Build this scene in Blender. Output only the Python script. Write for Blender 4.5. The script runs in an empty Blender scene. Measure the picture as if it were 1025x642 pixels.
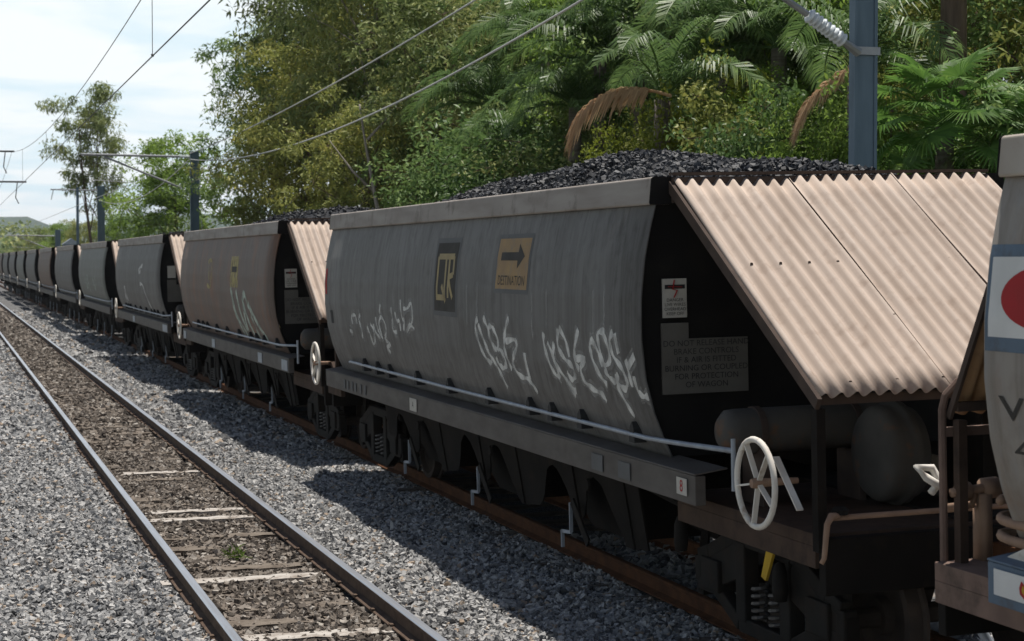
import bpy, bmesh, math, random
import numpy as np
from mathutils import Vector, Matrix

SC = bpy.context.scene
COL = SC.collection
R = math.radians

# ------------------------------------------------------------------ camera
cam_d = bpy.data.cameras.new('camera')
cam_d.sensor_width = 36.0
cam_d.lens = 1800.0 / 1025.0 * 36.0
cam_d.clip_start = 0.1
cam_d.clip_end = 20000
cam = bpy.data.objects.new('camera', cam_d)
COL.objects.link(cam)
CAM_H = 2.72
cam.location = (0, 0, CAM_H)
YAW, PITCH = R(17.5186), R(1.925)
cam.rotation_euler = (math.pi / 2 - PITCH, 0, -YAW)
cam_d.dof.use_dof = True
cam_d.dof.focus_distance = 15.0
cam_d.dof.aperture_fstop = 5.0
SC.camera = cam

# ------------------------------------------------------------------ sky and sun
SUN = Vector((0.15, 0.17, 0.97)).normalized()
world = bpy.data.worlds.new('World')
SC.world = world
world.use_nodes = True
wn, wl = world.node_tree.nodes, world.node_tree.links
wn.clear()
sky = wn.new('ShaderNodeTexSky')
sky.sky_type = 'NISHITA'
sky.sun_disc = False
sky.sun_elevation = math.asin(SUN.z)
sky.sun_rotation = math.atan2(SUN.x, SUN.y)
sky.air_density = 1.0
sky.dust_density = 1.0
tc = wn.new('ShaderNodeTexCoord')
sep = wn.new('ShaderNodeSeparateXYZ')
wl.new(tc.outputs['Generated'], sep.inputs[0])
# flat cloud layer: direction projected on a plane overhead
mx = wn.new('ShaderNodeMath'); mx.operation = 'MAXIMUM'; mx.inputs[1].default_value = 0.0
wl.new(sep.outputs['Z'], mx.inputs[0])
ad = wn.new('ShaderNodeMath'); ad.operation = 'ADD'; ad.inputs[1].default_value = 0.10
wl.new(mx.outputs[0], ad.inputs[0])
dx = wn.new('ShaderNodeMath'); dx.operation = 'DIVIDE'
dy = wn.new('ShaderNodeMath'); dy.operation = 'DIVIDE'
wl.new(sep.outputs['X'], dx.inputs[0]); wl.new(ad.outputs[0], dx.inputs[1])
wl.new(sep.outputs['Y'], dy.inputs[0]); wl.new(ad.outputs[0], dy.inputs[1])
cmb = wn.new('ShaderNodeCombineXYZ')
wl.new(dx.outputs[0], cmb.inputs[0]); wl.new(dy.outputs[0], cmb.inputs[1])
noi = wn.new('ShaderNodeTexNoise')
noi.inputs['Scale'].default_value = 1.15
noi.inputs['Detail'].default_value = 7
noi.inputs['Roughness'].default_value = 0.55
noi.inputs['Distortion'].default_value = 0.3
wl.new(cmb.outputs[0], noi.inputs['Vector'])
# cloud cover closes up towards the horizon, where one looks through the layer edge-on
el = wn.new('ShaderNodeMapRange')
el.inputs['From Min'].default_value = 0.0; el.inputs['From Max'].default_value = 0.34
el.inputs['To Min'].default_value = 0.36; el.inputs['To Max'].default_value = -0.32
wl.new(mx.outputs[0], el.inputs['Value'])
ad2 = wn.new('ShaderNodeMath'); ad2.operation = 'ADD'
wl.new(noi.outputs['Fac'], ad2.inputs[0]); wl.new(el.outputs[0], ad2.inputs[1])
ramp = wn.new('ShaderNodeValToRGB')
ramp.color_ramp.elements[0].position = 0.30
ramp.color_ramp.elements[1].position = 0.50
wl.new(ad2.outputs[0], ramp.inputs[0])
bg1 = wn.new('ShaderNodeBackground'); bg1.inputs['Strength'].default_value = 0.05
wl.new(sky.outputs[0], bg1.inputs['Color'])
bg2 = wn.new('ShaderNodeBackground')
# thick cloud white, thin cloud pale blue
noi2 = wn.new('ShaderNodeTexNoise')
noi2.inputs['Scale'].default_value = 1.7; noi2.inputs['Detail'].default_value = 5; noi2.inputs['Distortion'].default_value = 0.4
wl.new(cmb.outputs[0], noi2.inputs['Vector'])
ramp2 = wn.new('ShaderNodeValToRGB')
ramp2.color_ramp.elements[0].position = 0.40; ramp2.color_ramp.elements[0].color = (0.74, 0.88, 0.95, 1)
ramp2.color_ramp.elements[1].position = 0.56; ramp2.color_ramp.elements[1].color = (0.93, 0.98, 1.0, 1)
wl.new(noi2.outputs['Fac'], ramp2.inputs[0]); wl.new(ramp2.outputs[0], bg2.inputs['Color'])
bg2.inputs['Strength'].default_value = 0.94
mixw = wn.new('ShaderNodeMixShader')
wl.new(ramp.outputs['Color'], mixw.inputs[0])
wl.new(bg1.outputs[0], mixw.inputs[1]); wl.new(bg2.outputs[0], mixw.inputs[2])
outw = wn.new('ShaderNodeOutputWorld')
wl.new(mixw.outputs[0], outw.inputs['Surface'])

sun_d = bpy.data.lights.new('sun', 'SUN')
sun_d.energy = 5.0
sun_d.angle = R(0.5)
sun_d.color = (1.0, 0.95, 0.88)
sun = bpy.data.objects.new('sun', sun_d)
sun.rotation_euler = SUN.to_track_quat('Z', 'Y').to_euler()
sun.location = (0, 0, 60)
COL.objects.link(sun)

SC.view_settings.view_transform = 'Standard'
SC.view_settings.look = 'None'
SC.view_settings.exposure = 0.2
SC.view_settings.gamma = 1.0
SC.view_settings.use_curve_mapping = False
SC.render.engine = 'CYCLES'
SC.cycles.use_denoising = True
SC.cycles.max_bounces = 6
SC.cycles.transparent_max_bounces = 12

# ------------------------------------------------------------------ helpers
def tag(o, label=None, cat=None, group=None, kind=None):
    if label: o['label'] = label
    if cat: o['category'] = cat
    if group: o['group'] = group
    if kind: o['kind'] = kind
    return o

def empty(name, loc, rot=(0, 0, 0)):
    o = bpy.data.objects.new(name, None)
    o.empty_display_size = 0.3
    o.location = loc
    o.rotation_euler = rot
    COL.objects.link(o)
    return o

def link_mesh(name, me, parent=None, loc=None, rot=None):
    o = bpy.data.objects.new(name, me)
    COL.objects.link(o)
    if parent is not None: o.parent = parent
    if loc is not None: o.location = loc
    if rot is not None: o.rotation_euler = rot
    return o

def np_mesh(name, verts, faces, mat, smooth=False):
    """verts (n,3) array, faces (m,k) array of one polygon size"""
    me = bpy.data.meshes.new(name)
    verts = np.asarray(verts, dtype=np.float32); faces = np.asarray(faces, dtype=np.int32)
    m, k = faces.shape
    me.vertices.add(len(verts)); me.vertices.foreach_set('co', verts.ravel())
    me.loops.add(m * k); me.loops.foreach_set('vertex_index', faces.ravel())
    me.polygons.add(m)
    me.polygons.foreach_set('loop_start', np.arange(0, m * k, k, dtype=np.int32))
    me.polygons.foreach_set('loop_total', np.full(m, k, dtype=np.int32))
    me.polygons.foreach_set('use_smooth', np.full(m, smooth, dtype=bool))
    me.update(calc_edges=True)
    me.materials.append(mat)
    return me

class MB:
    def __init__(self): self.v, self.f = [], []
    def add(self, v, f):
        n = len(self.v); self.v += [tuple(p) for p in v]; self.f += [tuple(i + n for i in q) for q in f]; return self
    def box(self, x0, x1, y0, y1, z0, z1):
        return self.add([(x0,y0,z0),(x1,y0,z0),(x1,y1,z0),(x0,y1,z0),(x0,y0,z1),(x1,y0,z1),(x1,y1,z1),(x0,y1,z1)],
                        [(0,3,2,1),(4,5,6,7),(0,1,5,4),(1,2,6,5),(2,3,7,6),(3,0,4,7)])
    def prism(self, poly, axis, a, b):
        """polygon of 2-d points swept along axis 'x','y' or 'z' from a to b"""
        n = len(poly)
        def mk(p, t):
            return {'x': (t, p[0], p[1]), 'y': (p[0], t, p[1]), 'z': (p[0], p[1], t)}[axis]
        v = [mk(p, a) for p in poly] + [mk(p, b) for p in poly]
        f = [tuple(range(n - 1, -1, -1)), tuple(range(n, 2 * n))]
        f += [(i, (i + 1) % n, n + (i + 1) % n, n + i) for i in range(n)]
        return self.add(v, f)
    def tube(self, pts, r, n=8, cap=True):
        pts = [Vector(p) for p in pts]
        rs = r if isinstance(r, (list, tuple)) else [r] * len(pts)
        base = len(self.v); prev = None
        for i, p in enumerate(pts):
            d = (pts[min(i + 1, len(pts) - 1)] - pts[max(i - 1, 0)]).normalized()
            up = Vector((0, 0, 1)) if abs(d.z) < 0.95 else Vector((1, 0, 0))
            if prev is None: a = d.cross(up).normalized()
            else: a = (prev - d * prev.dot(d)).normalized()
            prev = a; b = d.cross(a)
            for k in range(n):
                t = 2 * math.pi * k / n
                self.v.append(tuple(p + a * (math.cos(t) * rs[i]) + b * (math.sin(t) * rs[i])))
        for i in range(len(pts) - 1):
            for k in range(n):
                k2 = (k + 1) % n
                self.f.append((base + i*n + k, base + i*n + k2, base + (i+1)*n + k2, base + (i+1)*n + k))
        if cap:
            self.f.append(tuple(base + k for k in range(n - 1, -1, -1)))
            self.f.append(tuple(base + (len(pts) - 1) * n + k for k in range(n)))
        return self
    def bar(self, p, q, w, h, up=(0, 0, 1)):
        p, q = Vector(p), Vector(q); d = (q - p).normalized()
        a = d.cross(Vector(up))
        if a.length < 1e-4: a = d.cross(Vector((1, 0, 0)))
        a.normalize(); b = a.cross(d)
        c = [p + a*sx*w/2 + b*sz*h/2 for sx, sz in ((-1,-1),(1,-1),(1,1),(-1,1))]
        c += [x + (q - p) for x in c]
        return self.add(c, [(3,2,1,0),(4,5,6,7),(0,1,5,4),(1,2,6,5),(2,3,7,6),(3,0,4,7)])
    def lathe(self, prof, origin, axis, n=24):
        """prof: (radius, along) pairs turned round axis"""
        o = Vector(origin); ax = {'x': 0, 'y': 1, 'z': 2}[axis]; base = len(self.v)
        for (r, t) in prof:
            for k in range(n):
                a = 2 * math.pi * k / n
                p = [0, 0, 0]; p[ax] = t; p[(ax+1) % 3] = r * math.cos(a); p[(ax+2) % 3] = r * math.sin(a)
                self.v.append(tuple(o + Vector(p)))
        for i in range(len(prof) - 1):
            for k in range(n):
                k2 = (k + 1) % n
                self.f.append((base+i*n+k, base+i*n+k2, base+(i+1)*n+k2, base+(i+1)*n+k))
        return self
    def grid(self, fn, nu, nv):
        base = len(self.v)
        for i in range(nu + 1):
            for j in range(nv + 1): self.v.append(tuple(fn(i / nu, j / nv)))
        for i in range(nu):
            for j in range(nv):
                a = base + i*(nv+1) + j
                self.f.append((a, a+1, a+nv+2, a+nv+1))
        return self
    def mesh(self, name, mat, smooth=False):
        me = bpy.data.meshes.new(name)
        me.from_pydata(self.v, [], self.f)
        me.materials.append(mat)
        if smooth:
            me.polygons.foreach_set('use_smooth', [True] * len(me.polygons))
        me.update()
        return me
    def build(self, name, mat, parent=None, smooth=False, bevel=0.0, solid=0.0):
        me = self.mesh(name, mat, smooth)
        bm = bmesh.new(); bm.from_mesh(me); bmesh.ops.recalc_face_normals(bm, faces=bm.faces); bm.to_mesh(me); bm.free()
        o = link_mesh(name, me, parent)
        if solid:
            m = o.modifiers.new('thickness', 'SOLIDIFY'); m.thickness = solid
        if bevel:
            m = o.modifiers.new('edge', 'BEVEL'); m.width = bevel; m.segments = 2; m.limit_method = 'ANGLE'
        return o

def copy_tree(o, parent=None, skip=()):
    c = o.copy(); COL.objects.link(c); c.parent = parent
    for ch in list(o.children):
        if ch.name.split('.')[0] in skip: continue
        copy_tree(ch, c, skip)
    return c

# ------------------------------------------------------------------ materials
def mat(name, color, rough=0.7, metal=0.0, var=None, scale=4.0, detail=6, stretch=(1, 1, 1), bump=0.0, bscale=40.0,
        spec=0.12, dirt=None, dscale=2.0, dlow=0.45, dhigh=0.7):
    """principled material: noise between color and var, a second noise layer of dirt, fine bump"""
    m = bpy.data.materials.new(name); m.use_nodes = True
    n, l = m.node_tree.nodes, m.node_tree.links
    p = n['Principled BSDF']
    p.inputs['Roughness'].default_value = rough
    p.inputs['Metallic'].default_value = metal
    p.inputs['Specular IOR Level'].default_value = spec
    p.inputs['Base Color'].default_value = (*color, 1)
    co = n.new('ShaderNodeTexCoord'); mp = n.new('ShaderNodeMapping')
    mp.inputs['Scale'].default_value = stretch
    l.new(co.outputs['Object'], mp.inputs['Vector'])
    cur = None
    if var is not None:
        t = n.new('ShaderNodeTexNoise'); t.inputs['Scale'].default_value = scale; t.inputs['Detail'].default_value = detail
        l.new(mp.outputs[0], t.inputs['Vector'])
        rp = n.new('ShaderNodeValToRGB')
        rp.color_ramp.elements[0].position = 0.33; rp.color_ramp.elements[1].position = 0.68
        rp.color_ramp.elements[0].color = (*color, 1); rp.color_ramp.elements[1].color = (*var, 1)
        l.new(t.outputs['Fac'], rp.inputs[0]); cur = rp.outputs[0]
    if dirt is not None:
        t = n.new('ShaderNodeTexNoise'); t.inputs['Scale'].default_value = dscale; t.inputs['Detail'].default_value = 8
        t.inputs['Roughness'].default_value = 0.65
        l.new(co.outputs['Object'], t.inputs['Vector'])
        rp = n.new('ShaderNodeValToRGB')
        rp.color_ramp.elements[0].position = dlow; rp.color_ramp.elements[1].position = dhigh
        l.new(t.outputs['Fac'], rp.inputs[0])
        mi = n.new('ShaderNodeMix'); mi.data_type = 'RGBA'
        l.new(rp.outputs[0], mi.inputs['Factor'])
        if cur is not None: l.new(cur, mi.inputs['A'])
        else: mi.inputs['A'].default_value = (*color, 1)
        mi.inputs['B'].default_value = (*dirt, 1)
        cur = mi.outputs['Result']
    if cur is not None: l.new(cur, p.inputs['Base Color'])
    if bump:
        t = n.new('ShaderNodeTexNoise'); t.inputs['Scale'].default_value = bscale; t.inputs['Detail'].default_value = 4
        l.new(co.outputs['Object'], t.inputs['Vector'])
        b = n.new('ShaderNodeBump'); b.inputs['Strength'].default_value = bump; b.inputs['Distance'].default_value = 0.02
        l.new(t.outputs['Fac'], b.inputs['Height']); l.new(b.outputs[0], p.inputs['Normal'])
    return m

def island_mat(name, stops, rough=0.8, trans=0.0, spec=0.08, bump=0.0, bscale=60, clump=0.0, cscale=0.6):
    """colour picked at random for each separate leaf or stone"""
    m = bpy.data.materials.new(name); m.use_nodes = True
    n, l = m.node_tree.nodes, m.node_tree.links
    p = n['Principled BSDF']
    p.inputs['Roughness'].default_value = rough
    p.inputs['Specular IOR Level'].default_value = spec
    g = n.new('ShaderNodeNewGeometry')
    rp = n.new('ShaderNodeValToRGB')
    cr = rp.color_ramp
    while len(cr.elements) < len(stops): cr.elements.new(0.5)
    for e, (pos, c) in zip(cr.elements, stops):
        e.position = pos; e.color = (*c, 1)
    if clump:
        co2 = n.new('ShaderNodeTexCoord')
        t2 = n.new('ShaderNodeTexNoise'); t2.inputs['Scale'].default_value = cscale; t2.inputs['Detail'].default_value = 3
        l.new(co2.outputs['Object'], t2.inputs['Vector'])
        mr2 = n.new('ShaderNodeMapRange'); mr2.inputs['From Min'].default_value = 0.3; mr2.inputs['From Max'].default_value = 0.7
        l.new(t2.outputs['Fac'], mr2.inputs['Value'])
        mm = n.new('ShaderNodeMix'); mm.inputs['Factor'].default_value = clump
        l.new(g.outputs['Random Per Island'], mm.inputs['A']); l.new(mr2.outputs[0], mm.inputs['B'])
        l.new(mm.outputs['Result'], rp.inputs[0])
    else:
        l.new(g.outputs['Random Per Island'], rp.inputs[0])
    l.new(rp.outputs[0], p.inputs['Base Color'])
    if bump:
        co = n.new('ShaderNodeTexCoord')
        t = n.new('ShaderNodeTexNoise'); t.inputs['Scale'].default_value = bscale
        l.new(co.outputs['Object'], t.inputs['Vector'])
        b = n.new('ShaderNodeBump'); b.inputs['Strength'].default_value = bump; b.inputs['Distance'].default_value = 0.02
        l.new(t.outputs['Fac'], b.inputs['Height']); l.new(b.outputs[0], p.inputs['Normal'])
    if trans:
        tr = n.new('ShaderNodeBsdfTranslucent')
        l.new(rp.outputs[0], tr.inputs['Color'])
        ms = n.new('ShaderNodeMixShader'); ms.inputs[0].default_value = trans
        out = n['Material Output']
        l.new(p.outputs[0], ms.inputs[1]); l.new(tr.outputs[0], ms.inputs[2]); l.new(ms.outputs[0], out.inputs['Surface'])
    return m

def wagon_mat(name, base, streak, dust, rust, rust_lo=0.58, rust_hi=0.8, dust_hi=0.75):
    """weathered plate: vertical run-off streaks, patches of coal dust, rust blooms"""
    m = bpy.data.materials.new(name); m.use_nodes = True
    n, l = m.node_tree.nodes, m.node_tree.links
    p = n['Principled BSDF']
    p.inputs['Roughness'].default_value = 0.62
    p.inputs['Metallic'].default_value = 0.0
    p.inputs['Specular IOR Level'].default_value = 0.3
    co = n.new('ShaderNodeTexCoord')
    oi = n.new('ShaderNodeObjectInfo')
    off = n.new('ShaderNodeVectorMath'); off.operation = 'MULTIPLY_ADD'
    off.inputs[1].default_value = (1, 1, 1)
    cx = n.new('ShaderNodeCombineXYZ'); l.new(oi.outputs['Random'], cx.inputs[1])
    sc_ = n.new('ShaderNodeVectorMath'); sc_.operation = 'SCALE'; sc_.inputs['Scale'].default_value = 57.0
    l.new(cx.outputs[0], sc_.inputs[0])
    l.new(co.outputs['Object'], off.inputs[0]); l.new(sc_.outputs[0], off.inputs[2])
    def layer(prev, stretch, scale, lo, hi, colr, amount=1.0, detail=7):
        mp = n.new('ShaderNodeMapping'); mp.inputs['Scale'].default_value = stretch
        l.new(off.outputs[0], mp.inputs['Vector'])
        t = n.new('ShaderNodeTexNoise'); t.inputs['Scale'].default_value = scale; t.inputs['Detail'].default_value = detail
        t.inputs['Roughness'].default_value = 0.6
        l.new(mp.outputs[0], t.inputs['Vector'])
        rp = n.new('ShaderNodeMapRange'); rp.inputs['From Min'].default_value = lo; rp.inputs['From Max'].default_value = hi
        rp.inputs['To Max'].default_value = amount
        l.new(t.outputs['Fac'], rp.inputs['Value'])
        mi = n.new('ShaderNodeMix'); mi.data_type = 'RGBA'
        l.new(rp.outputs[0], mi.inputs['Factor'])
        if prev is None: mi.inputs['A'].default_value = (*base, 1)
        else: l.new(prev, mi.inputs['A'])
        mi.inputs['B'].default_value = (*colr, 1)
        return mi.outputs['Result']
    c = layer(None, (1, 1, 1), 0.7, 0.35, dust_hi, dust, 0.8)
    c = layer(c, (3.0, 3.0, 0.16), 2.4, 0.45, 0.78, streak, 0.75)
    c = layer(c, (9.0, 9.0, 0.22), 2.0, 0.52, 0.75, dust, 0.6, 3)
    c = layer(c, (5.0, 5.0, 0.12), 3.1, 0.52, 0.72, streak, 0.6, 4)
    c = layer(c, (1, 1, 1), 5.5, 0.52, 0.7, streak, 0.45, 9)
    c = layer(c, (1.6, 1.6, 0.8), 1.3, rust_lo, rust_hi, rust, 0.8)
    l.new(c, p.inputs['Base Color'])
    t = n.new('ShaderNodeTexNoise'); t.inputs['Scale'].default_value = 1.6; t.inputs['Detail'].default_value = 2
    l.new(co.outputs['Object'], t.inputs['Vector'])
    b = n.new('ShaderNodeBump'); b.inputs['Strength'].default_value = 0.25; b.inputs['Distance'].default_value = 0.05
    l.new(t.outputs['Fac'], b.inputs['Height']); l.new(b.outputs[0], p.inputs['Normal'])
    return m

M = {}
M['ballast_bed'] = mat('ballast_bed', (0.12, 0.12, 0.12), 0.95, var=(0.03, 0.03, 0.032), scale=26, detail=5, bump=1.0, bscale=24, dirt=(0.30, 0.295, 0.29), dscale=55, dlow=0.5, dhigh=0.62)
M['track_dirt'] = mat('track_dirt', (0.21, 0.175, 0.145), 0.95, var=(0.09, 0.075, 0.064), scale=20, bump=1.0, bscale=26, dirt=(0.20, 0.175, 0.15), dscale=40, dlow=0.5, dhigh=0.64)
M['stone'] = island_mat('ballast_stone', [(0.0, (0.07, 0.07, 0.073)), (0.25, (0.20, 0.20, 0.198)), (0.6, (0.34, 0.337, 0.33)), (0.93, (0.48, 0.47, 0.455)), (0.96, (0.30, 0.235, 0.18)), (1.0, (0.40, 0.33, 0.26))], 0.9, bump=0.4)
M['stone_brown'] = island_mat('brown_stone', [(0.0, (0.055, 0.048, 0.042)), (0.5, (0.15, 0.128, 0.108)), (0.85, (0.25, 0.22, 0.19)), (1.0, (0.40, 0.37, 0.33))], 0.95, bump=0.4)
M['coal'] = island_mat('coal_lump', [(0.0, (0.010, 0.011, 0.014)), (0.7, (0.026, 0.028, 0.033)), (1.0, (0.06, 0.063, 0.07))], 0.62, spec=0.4)
M['coal_bed'] = mat('coal_bed', (0.014, 0.015, 0.018), 0.6, var=(0.03, 0.031, 0.035), scale=30, bump=1, bscale=25)
M['rail_head'] = mat('polished_rail_head', (0.60, 0.63, 0.68), 0.36, 0.85, var=(0.48, 0.49, 0.51), scale=3, stretch=(8, 0.3, 8))
M['rail_web'] = mat('brown_rail_web', (0.075, 0.05, 0.038), 0.85, var=(0.12, 0.085, 0.062), scale=9, bump=0.3)
M['rail_rust'] = mat('rusty_rail', (0.11, 0.05, 0.024), 0.9, var=(0.065, 0.03, 0.016), scale=7, bump=0.3)
M['sleeper'] = mat('old_sleeper', (0.22, 0.187, 0.155), 0.95, var=(0.13, 0.11, 0.09), scale=5, stretch=(1.2, 22, 22), bump=0.8, bscale=30, dirt=(0.10, 0.08, 0.064), dscale=5)
M['sleeper_pale'] = mat('bleached_sleeper', (0.52, 0.49, 0.45), 0.95, var=(0.34, 0.31, 0.28), scale=5, stretch=(1.2, 22, 22), bump=0.8, bscale=30, dirt=(0.20, 0.165, 0.135), dscale=4)
M['ground'] = mat('grassy_ground', (0.085, 0.095, 0.04), 0.95, var=(0.14, 0.12, 0.07), scale=0.3)
M['bank'] = mat('leaf_litter_bank', (0.07, 0.055, 0.035), 0.95, var=(0.04, 0.05, 0.02), scale=1.2, bump=0.8, bscale=8)
M['hill'] = mat('wooded_hill', (0.06, 0.085, 0.055), 0.95, var=(0.04, 0.06, 0.04), scale=0.02)
M['body_grey'] = wagon_mat('weathered_grey_plate', (0.122, 0.118, 0.112), (0.058, 0.053, 0.048), (0.175, 0.172, 0.167), (0.085, 0.072, 0.058), 0.6, 0.85)
M['body_brown'] = wagon_mat('weathered_brown_plate', (0.15, 0.105, 0.084), (0.095, 0.068, 0.055), (0.135, 0.112, 0.098), (0.21, 0.105, 0.06), 0.5, 0.72)
M['body_olive'] = wagon_mat('weathered_olive_grey_plate', (0.16, 0.165, 0.148), (0.095, 0.10, 0.09), (0.19, 0.195, 0.18), (0.12, 0.10, 0.08), 0.58, 0.8)
M['body_tan'] = wagon_mat('dusty_tan_plate', (0.33, 0.29, 0.245), (0.18, 0.15, 0.12), (0.27, 0.265, 0.26), (0.22, 0.13, 0.08), 0.55, 0.75)
M['rim'] = mat('rim_plate', (0.34, 0.31, 0.28), 0.65, 0.0, var=(0.26, 0.23, 0.205), scale=2.2, stretch=(1, 0.6, 4), dirt=(0.13, 0.11, 0.095), dscale=3, dlow=0.55, dhigh=0.75)
M['rim_tan'] = mat('pale_rim_plate', (0.45, 0.41, 0.36), 0.7, 0.0, var=(0.36, 0.31, 0.26), scale=2.2, dirt=(0.22, 0.16, 0.12), dscale=3, dlow=0.58, dhigh=0.75)
M['sill'] = mat('sill_steel', (0.125, 0.115, 0.105), 0.6, 0.0, var=(0.085, 0.077, 0.07), scale=2.5, stretch=(1, 1, 3), dirt=(0.09, 0.078, 0.07), dscale=4, dlow=0.52, dhigh=0.72)
M['sill_blue'] = mat('blue_grey_sill', (0.14, 0.19, 0.25), 0.6, 0.1, var=(0.11, 0.15, 0.20), scale=3, dirt=(0.10, 0.09, 0.085), dscale=4, dlow=0.55, dhigh=0.75)
M['end_dark'] = mat('shaded_end_plate', (0.016, 0.015, 0.014), 0.9, 0.0, var=(0.011, 0.010, 0.010), scale=2, dirt=(0.024, 0.022, 0.019), dscale=3, dlow=0.55, dhigh=0.8)  # shade beneath the cover put into the plate's near-black colour
M['under'] = mat('shaded_underframe_grime', (0.0174, 0.0149, 0.0130), 0.9, 0.0, var=(0.0112, 0.0099, 0.0087), scale=3, dirt=(0.0310, 0.0229, 0.0167), dscale=4, dlow=0.55, dhigh=0.8)  # grime taken darker so its colour carries the shade below the wagon
M['under_grey'] = mat('shaded_greasy_casting', (0.0223, 0.0205, 0.0186), 0.8, 0.0, var=(0.0149, 0.0136, 0.0124), scale=4, dirt=(0.0279, 0.0211, 0.0161), dscale=5, dlow=0.48, dhigh=0.72)  # casting grey lowered, underframe shade painted into it
M['deck'] = mat('shaded_brown_deck', (0.0806, 0.0546, 0.0409), 0.85, 0.0, var=(0.0558, 0.0384, 0.0298), scale=5, dirt=(0.0372, 0.0279, 0.0229), dscale=6, dlow=0.5, dhigh=0.75)  # deck brown with the shade over the platforms painted in
M['corr'] = mat('dusty_corrugated_sheet', (0.49, 0.41, 0.35), 0.75, 0.0, var=(0.39, 0.315, 0.26), scale=3, stretch=(5, 0.35, 0.35), dirt=(0.27, 0.20, 0.155), dscale=7, dlow=0.54, dhigh=0.9)
M['corr_rust'] = mat('rusty_corrugated_sheet', (0.46, 0.30, 0.17), 0.8, 0.0, var=(0.34, 0.20, 0.10), scale=3, stretch=(3, 0.6, 0.6), dirt=(0.2, 0.11, 0.06), dscale=3.2, dlow=0.5, dhigh=0.75)
M['deck_light'] = mat('sunlit_brown_deck', (0.22, 0.15, 0.12), 0.85, 0.0, var=(0.16, 0.11, 0.09), scale=5, dirt=(0.10, 0.075, 0.06), dscale=6, dlow=0.5, dhigh=0.75)  # lighter copy of the deck brown, sunlight put into its colour
M['edge_dark'] = mat('rusty_edge_angle', (0.085, 0.062, 0.05), 0.85, var=(0.055, 0.042, 0.036), scale=6)
M['pipe'] = mat('galvanised_pipe', (0.36, 0.40, 0.45), 0.5, 0.35, var=(0.26, 0.28, 0.31), scale=6, stretch=(1, 1, 1))
M['white'] = mat('worn_white_paint', (0.74, 0.71, 0.65), 0.6, var=(0.62, 0.58, 0.51), scale=7, dirt=(0.36, 0.28, 0.21), dscale=9, dlow=0.58, dhigh=0.75)
M['panel_white'] = mat('white_panel', (0.72, 0.72, 0.70), 0.6, var=(0.62, 0.62, 0.60), scale=4)
M['black'] = mat('black_paint', (0.03, 0.03, 0.032), 0.7, var=(0.045, 0.044, 0.043), scale=6)
M['sign_black'] = mat('faded_black_paint', (0.050, 0.047, 0.042), 0.75, var=(0.07, 0.066, 0.06), scale=5)
M['gold'] = mat('faded_gold_paint', (0.40, 0.32, 0.17), 0.75, var=(0.30, 0.25, 0.15), scale=5)
M['sign_tan'] = mat('faded_orange_sign', (0.37, 0.255, 0.13), 0.75, var=(0.30, 0.21, 0.125), scale=5, dirt=(0.22, 0.19, 0.16), dscale=7, dlow=0.5, dhigh=0.75)
M['halo'] = mat('worn_grey_surround', (0.135, 0.138, 0.138), 0.7, var=(0.115, 0.116, 0.116), scale=5)
M['text_panel'] = mat('grubby_notice_panel', (0.14, 0.132, 0.118), 0.85, var=(0.11, 0.103, 0.092), scale=4)
M['notice'] = mat('white_notice', (0.50, 0.48, 0.43), 0.75, var=(0.42, 0.40, 0.36), scale=6)
M['red'] = mat('red_paint', (0.42, 0.025, 0.03), 0.6, var=(0.34, 0.03, 0.03), scale=5)
M['yellow'] = mat('yellow_paint', (0.55, 0.36, 0.03), 0.6, var=(0.42, 0.27, 0.03), scale=6)
M['orange'] = mat('orange_paint', (0.62, 0.20, 0.03), 0.6)
M['rubber_tan'] = mat('dusty_hose', (0.36, 0.24, 0.165), 0.7, var=(0.26, 0.17, 0.12), scale=7)
M['tread'] = mat('worn_wheel_tread', (0.45, 0.45, 0.46), 0.35, 0.9)
M['wheel'] = mat('grimy_wheel', (0.045, 0.038, 0.034), 0.8, var=(0.07, 0.055, 0.045), scale=5)
M['tank'] = mat('grey_air_tank', (0.1012, 0.0945, 0.0851), 0.75, var=(0.0675, 0.0635, 0.0581), scale=3, dirt=(0.1620, 0.0810, 0.0405), dscale=4, dlow=0.58, dhigh=0.74)
M['mast'] = mat('blue_grey_mast', (0.15, 0.205, 0.25), 0.55, 0.2, var=(0.115, 0.16, 0.20), scale=3, stretch=(3, 3, 0.5))
M['galv'] = mat('galvanised_steel', (0.36, 0.37, 0.38), 0.5, 0.5, var=(0.28, 0.29, 0.30), scale=4)
M['wire'] = mat('weathered_wire', (0.48, 0.49, 0.48), 0.6, 0.1)
M['wire_dark'] = mat('dark_copper_wire', (0.06, 0.06, 0.062), 0.5, 0.3)
M['porcelain'] = mat('porcelain', (0.68, 0.72, 0.74), 0.2)
M['spring'] = mat('oily_spring', (0.09, 0.085, 0.08), 0.5, 0.4)

def spray_mat(name, color, amount=0.75):
    """thin sprayed paint that lets the plate show through in patches"""
    m = bpy.data.materials.new(name); m.use_nodes = True
    n, l = m.node_tree.nodes, m.node_tree.links
    p = n['Principled BSDF']; p.inputs['Base Color'].default_value = (*color, 1); p.inputs['Roughness'].default_value = 0.7
    co = n.new('ShaderNodeTexCoord')
    t = n.new('ShaderNodeTexNoise'); t.inputs['Scale'].default_value = 7; t.inputs['Detail'].default_value = 4
    l.new(co.outputs['Object'], t.inputs['Vector'])
    mr = n.new('ShaderNodeMapRange'); mr.inputs['From Min'].default_value = 0.30; mr.inputs['From Max'].default_value = 0.62
    mr.inputs['To Min'].default_value = amount * 0.35; mr.inputs['To Max'].default_value = amount
    l.new(t.outputs['Fac'], mr.inputs['Value']); l.new(mr.outputs[0], p.inputs['Alpha'])
    return m
M['spray'] = spray_mat('white_spray_paint', (0.70, 0.70, 0.67), 0.92)
M['spray_soft'] = spray_mat('thin_white_spray', (0.50, 0.50, 0.48), 0.28)
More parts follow.
